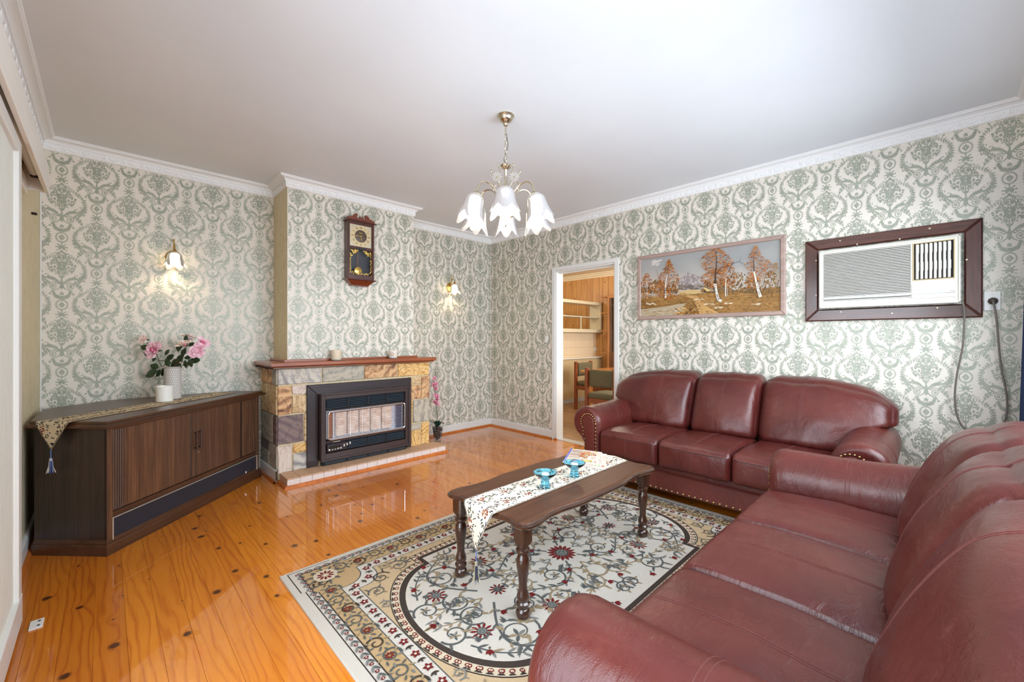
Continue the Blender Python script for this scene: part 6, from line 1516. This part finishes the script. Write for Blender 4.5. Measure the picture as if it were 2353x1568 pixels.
# tan border: S-scrolls and red rosettes
def bitem(u, v, d, i):
    sg = 1 if i % 2 else -1; n_ = (-sin(d), cos(d))
    for q in stripq(spiral(u+n_[0]*.008*sg, v+n_[1]*.008*sg, .042, .009, d+sg*1.2, 1.35*sg, 20), .009, .005): rp(q, GY if i % 3 else DK, H1)
    for k in range(7): a = d+k*.9; rp(leaf(u+.03*cos(a), v+.03*sin(a), a+.7*sg, .03, .009), (GY, GY2, TP)[k % 3], H1+.0002)
    if i % 2: 
        for k in range(8): a = 2*pi*k/8; rp(leaf(u+.004*cos(a), v+.004*sin(a), a, .018, .008), RD, H2)
along([(-1.09, -.745), (1.09, -.745), (1.09, .745), (-1.09, .745)], .098, bitem)
for a in (1, -1):
    for b in (1, -1):
        u, v = a*1.06, b*.72
        rp([(u+.06*cos(2*pi*k/16), v+.06*sin(2*pi*k/16)) for k in range(16)], BE, H2)
        for k in range(10): t = 2*pi*k/10; rp(leaf(u+.012*cos(t), v+.012*sin(t), t, .035, .014), RD, H2+.0003)
        for k in range(10): t = 2*pi*k/10+.3; rp(leaf(u+.05*cos(t), v+.05*sin(t), t, .04, .012), GY, H2+.0002)
# outer guard: running leaf chain with red dots
def oitem(u, v, d, i):
    rp(leaf(u-.02*cos(d), v-.02*sin(d), d+.5, .036, .011), GY, H1); rp(leaf(u-.02*cos(d), v-.02*sin(d), d-.5, .036, .011), GY2, H1+.0001)
    rp(blob(u+.014*cos(d), v+.014*sin(d), .009, 7), RD, H2); rp(blob(u+.014*cos(d), v+.014*sin(d), .004, 6), IV, H2+.0003)
along([(-1.160, -.823), (1.160, -.823), (1.160, .823), (-1.160, .823)], .046, oitem)
m_rug, nt_, bb_ = newmat('wool_pile'); at = nd(nt_, 'ShaderNodeAttribute', attribute_name='Col'); v_ = coords(nt_)
n1_ = noi(nt_, v_, 520, 3, .6); mx_ = nd(nt_, 'ShaderNodeMix', {0: 1.0, 6: at.outputs['Color'], 7: ramp(nt_, n1_, [(.3, (.62, .62, .62, 1)), (.65, (1.0, 1.0, 1.0, 1))])}, data_type='RGBA', blend_type='MULTIPLY').outputs[2]
nt_.links.new(mx_, bb_.inputs['Base Color']); bb_.inputs['Roughness'].default_value = .95; bb_.inputs['Specular IOR Level'].default_value = .1; bump(nt_, bb_, n1_, .6, .003)
tag(obj('rug', rmb, m_rug, loc=(RGX, RGY, .0), fix=False), 'ivory and tan Persian style rug with red flowers under the coffee table', 'rug')

# ================================================================ KITCHEN SEEN THROUGH THE DOORWAY
KX, KH = 3.62, 2.67
m_vin = wood('vinyl_plank_floor', c3(120, 88, 58), c3(170, 134, 98), (22, 3, 22), .35, .2)
mb = MB(); mb.box(.1, KX+.1, -2.75, 2.7, -.05, .0); struct(obj('floor', mb, m_vin), 'brown wood-look vinyl floor of the kitchen', 'floor')
mb = MB(); mb.box(.12, KX+.2, -2.75, 2.7, KH, KH+.06); struct(obj('ceiling', mb, m_cream), 'cream kitchen ceiling', 'ceiling')
mb = MB(); mb.box(.12, KX+.2, 2.6, 2.7, 0, KH); struct(obj('wall_kitchen_north', mb, m_cream), 'cream kitchen wall beyond the servery', 'wall')
mb = MB(); mb.box(.12, .9, -2.75, -2.65, 0, KH); mb.box(2.7, KX+.2, -2.75, -2.65, 0, KH); mb.box(.9, 2.7, -2.75, -2.65, 0, .95); mb.box(.9, 2.7, -2.75, -2.65, 2.05, KH); struct(obj('wall_kitchen_south', mb, m_cream), 'cream kitchen wall with a window', 'wall')
mb = MB(); mb.box(.02, .12, .12, 2.7, 0, KH); struct(obj('wall_kitchen_west', mb, m_cream), 'cream kitchen wall beside the doorway', 'wall')
mb = MB(); mb.box(KX, KX+.1, -2.75, 2.7, 0, KH); kw = struct(obj('wall_kitchen_east', mb, plain('groove_brown', c3(70, 40, 18), .7)), 'knotty pine board lined kitchen wall', 'wall')
def pine_wall():
    m, nt, b = newmat('knotty_pine'); v = coords(nt, (14, 14, 1.3), rnd=20); n = noi(nt, v, 1, 5, .6, .8); v2 = coords(nt, (7, 7, 4.5), rnd=20)
    vo = nd(nt, 'ShaderNodeTexVoronoi', {'Vector': v2, 'Scale': 1.0}); k = nd(nt, 'ShaderNodeMapRange', {0: vo.outputs['Distance'], 1: .05, 2: .11, 3: 1.0, 4: 0.0}).outputs[0]
    c = ramp(nt, n, [(.3, c3(206, 158, 98)), (.55, c3(190, 138, 78)), (.75, c3(164, 112, 58))]); nt.links.new(nd(nt, 'ShaderNodeMix', {0: k, 6: c, 7: c3(58, 28, 12)}, data_type='RGBA').outputs[2], b.inputs['Base Color']); b.inputs['Roughness'].default_value = .4; return m
m_kp = pine_wall(); rr = random.Random(4); y = -1.9
while y < 2.5:
    w = rr.choice((.09, .14, .16, .11)); mb = MB(); mb.cbox(-.014, 0, 0, w-.006, 0, KH-.09, .003); obj('plank', mb, m_kp, kw, (KX, y, 0)); y += w
mb = MB(); mb.prism([(KX, KH-.1), (KX-.015, KH-.1), (KX-.02, KH-.07), (KX-.045, KH-.06), (KX-.05, KH-.03), (KX-.08, KH-.02), (KX-.085, KH), (KX, KH)], -2.65, 2.6, 'y'); struct(obj('trim_2', mb, m_cream), 'cream kitchen cornice', 'cornice')
# servery wall with tiles
BXE = 3.6
mb = MB(); mb.box(1.0, BXE, .63, .72, 0, 1.375); sw = struct(obj('wall_servery', mb, plain('grout', c3(196, 178, 150), .8)), 'low tiled servery wall behind the kitchen bench', 'wall')
m_tl = plain('cream_tile', c3(226, 208, 182), .18, coat=.4)
mb = MB(); mb.cbox(.0015, .1485, -.008, 0, .0015, .1485, .0015); t0 = obj('tile', mb, m_tl, sw, (BXE-.15, .63, .92))
for i in range(10):
    for j in range(-1, 3):
        if i or j: piece('tile', t0, (BXE-.15-.15*i, .63, .92+.15*j), sw)
kb = thing('kitchen_bench', 'kitchen bench with cream textured front and white edged top', 'bench', (2.3, .60, 0))
m_kf = plain('textured_cream_front', c3(206, 186, 148), .6, var=c3(190, 168, 128), vs=70, bs=120, bst=.6)
mb = MB(); mb.cbox(-1.2, BXE-2.3-.0, -.12, .018, .07, .85, .003); obj('front_panel', mb, m_kf, kb)
mb = MB(); mb.cbox(-1.2, BXE-2.3, -.145, .020, .85, .875, .004); obj('worktop', mb, plain('bench_laminate', c3(222, 206, 178), .3), kb)
mb = MB(); mb.cbox(-1.2, BXE-2.3-.05, -.149, -.144, .852, .872, .001); obj('edge_strip', mb, plain('pale_edge', c3(232, 232, 232), .3), kb)
mb = MB(); mb.cbox(-1.2, BXE-2.3, -.124, .015, 0, .07, .002); obj('kick_board', mb, plain('grey_kick', c3(176, 178, 182), .4), kb)
kc = thing('wall_cabinet', 'cream overhead servery cabinet with sliding glass doors', 'cabinet', (2.5, .47, 1.376)); L0, L1, HH, DD = -1.0, BXE-2.5-.02, .64, .28
for nm, a in (('bottom_panel', (L0, L1, 0, DD, 0, .07)), ('top_panel', (L0, L1, 0, DD, HH-.06, HH)), ('end_panel', (L1-.05, L1, 0, DD, .07, HH-.06)), ('end_panel', (L0, L0+.05, 0, DD, .07, HH-.06)), ('shelf', (L0+.05, L1-.05, .03, DD, .31, .33))): mb = MB(); mb.cbox(*a, .003); obj(nm, mb, m_white if nm == 'shelf' else plain('cream_enamel', c3(214, 204, 180), .35), kc)
mb = MB(); mb.cbox(.38, .395, .03, .05, .07, .31, .002); obj('divider', mb, m_white, kc)
for a, b in ((L0+.05, .2), (.2, L1-.05)): mb = MB(); mb.box(a, b, .016, .02, .07, HH-.06); obj('glass_door', mb, pane_glass('cabinet_glass', (.97, .97, .95, 1), 1.35), kc)
mb = MB(); mb.cbox(L1, L1+.02, -.01, DD, -.005, HH+.005, .002); obj('timber_edge', mb, plain('teak_edge', c3(120, 88, 52), .5), kc)
po = ony(1368, 803, .62); mb = MB(); mb.cbox(-.055, .055, -.012, -.0005, -.035, .035, .003); so = thing('power_point', 'double white power point on the kitchen tiles', 'socket', (po.x, .6225, po.z)); obj('plate', mb, m_white, so)
for x in (-.025, .025): mb = MB(); mb.cbox(x-.006, x+.006, -.016, -.012, -.02, .0, .001); obj('rocker', mb, m_white, so)
# kettle with a black handle just inside the door edge
kp = ony(1288, 822, .53); ke = thing('kettle', 'steel kettle with a black loop handle on the kitchen bench', 'kettle', (kp.x-.1, .53, .876))
mb = MB(); mb.lathe([(.0001, 0), (.062, 0), (.066, .02), (.064, .09), (.054, .16), (.045, .19), (.02, .2), (.0001, .205)], 28); obj('body', mb, m_chrome, ke)
mb = MB(); mb.tube(bez([(.045, 0, .175), (.09, 0, .18), (.115, 0, .13), (.105, 0, .07), (.064, 0, .035)], 6), .011, 8); obj('handle', mb, m_black, ke)
# hutch with open corner shelves and glass door
HXk = 3.32
def hy(px): return onx(px, 700, HXk).y
def hz_(px, py): return onx(px, py, HXk).z
y0, y1, y2, y3 = hy(1380), hy(1395), hy(1399.5), hy(1414)-.5
hu = thing('hutch', 'dark timber hutch with open end shelves and a glass door', 'cupboard', (HXk, y2, 0)); m_hu = wood('hutch_timber', c3(74, 44, 24), c3(116, 74, 42), (40, 40, 4), .4, .2); m_hu2 = wood('hutch_light', c3(150, 96, 50), c3(182, 124, 70), (40, 40, 4), .4, .2)
ZH = hz_(1396, 679)
mb = MB(); mb.cbox(.24, .28, y3-y2, y0-y2, 0, ZH, .003); obj('back', mb, m_hu, hu)
mb = MB(); mb.cbox(0, .26, 0, y1-y2+.0, 0, ZH, .003); obj('upright', mb, m_hu2, hu)
for py in (682, 720, 760.5, 811.5): z = hz_(1388, py); mb = MB(); mb.cbox(.0, .26, y1-y2-.004, y0-y2, z-.012, z+.012, .003); obj('shelf', mb, m_hu2, hu)
mb = MB(); mb.cbox(0, .26, y3-y2, .002, ZH-.06, ZH, .003); obj('top_rail', mb, m_hu2, hu)
mb = MB(); mb.cbox(0, .26, y3-y2, .002, 0, hz_(1405, 809), .003); obj('lower_cupboard', mb, m_hu, hu)
mb = MB(); mb.box(.02, .026, y3-y2, -.04, hz_(1405, 809), ZH-.06); obj('glass_door', mb, pane_glass('hutch_glass', (.55, .55, .5, 1), 1.6), hu)
mb = MB(); mb.cbox(.01, .04, -.045, -.002, hz_(1405, 809), ZH-.06, .003); obj('door_stile', mb, m_hu, hu)
# dining table and two olive upholstered chairs
dt = thing('dining_table', 'honey timber dining table in the kitchen', 'table', (2.05, -1.0, 0)); m_dt = wood('honey_table', c3(170, 106, 48), c3(206, 146, 82), (3, 40, 40), .25, .5)
mb = MB(); mb.prism(rrect(-.62, .62, -.48, .48, .05), .71, .745, 'z', c=.006); obj('table_top', mb, m_dt, dt)
for x in (-.5, .5):
    for y in (-.36, .36): mb = MB(); mb.cbox(x-.035, x+.035, y-.035, y+.035, 0, .71, .005); obj('leg', mb, m_dt, dt)
m_ch = wood('reddish_chair_timber', c3(104, 48, 20), c3(150, 78, 38), (40, 40, 4), .35, .3); m_ol = plain('olive_upholstery', c3(86, 80, 58), .9, var=c3(108, 100, 74), vs=120, bs=700, bst=.5)
def chair(label, loc, rz):
    t = thing('dining_chair', label, 'chair', loc, rz, 'olive upholstered dining chairs')       # faces local -y, back at y=0
    for x in (-.225, .225):
        mb = MB(); mb.cbox(x-.024, x+.024, -.024, .03, 0, .84, .005); obj('leg', mb, m_ch, t); mb = MB(); mb.cbox(x-.024, x+.024, -.45, -.4, 0, .42, .005); obj('leg', mb, m_ch, t)
        mb = MB(); mb.cbox(x-.016, x+.016, -.41, -.02, .35, .42, .003); obj('side_rail', mb, m_ch, t)
    for y in (-.005, -.425): mb = MB(); mb.cbox(-.205, .205, y-.014, y+.014, .35, .42, .003); obj('rail', mb, m_ch, t)
    o = obj('seat', rbox(.43, .44, .075, .03, 12, 12, 6, (.02, 0, 0, 0)), m_ol, t, (0, -.2, .452)); weld(o)
    o = obj('backrest', rbox(.40, .05, .24, .022, 12, 6, 8, (0, 0, .006, .006), lambda p, u, v, q: Vector((p.x, p.y+.035*(1-u*u), p.z))), m_ol, t, (0, -.03, .70)); weld(o)
c1_ = onz(1321.5, 940, 0)
chair('olive upholstered dining chair pushed in beside the kitchen bench', (c1_.x+.225, c1_.y-.02, 0), 0)
chair('olive upholstered dining chair with its back towards the doorway', (.86, -1.3, 0), pi/2)
point('kitchen_fill_light', (1.9, -.6, 2.4), 24, (1, .9, .76), .12)  # added fill lamp with no fitting, to light the kitchen
point('servery_fill_light', (1.9, 1.6, 2.35), 20, (1, .9, .76), .12)  # second added fill, brightens the boards behind the cabinet glass
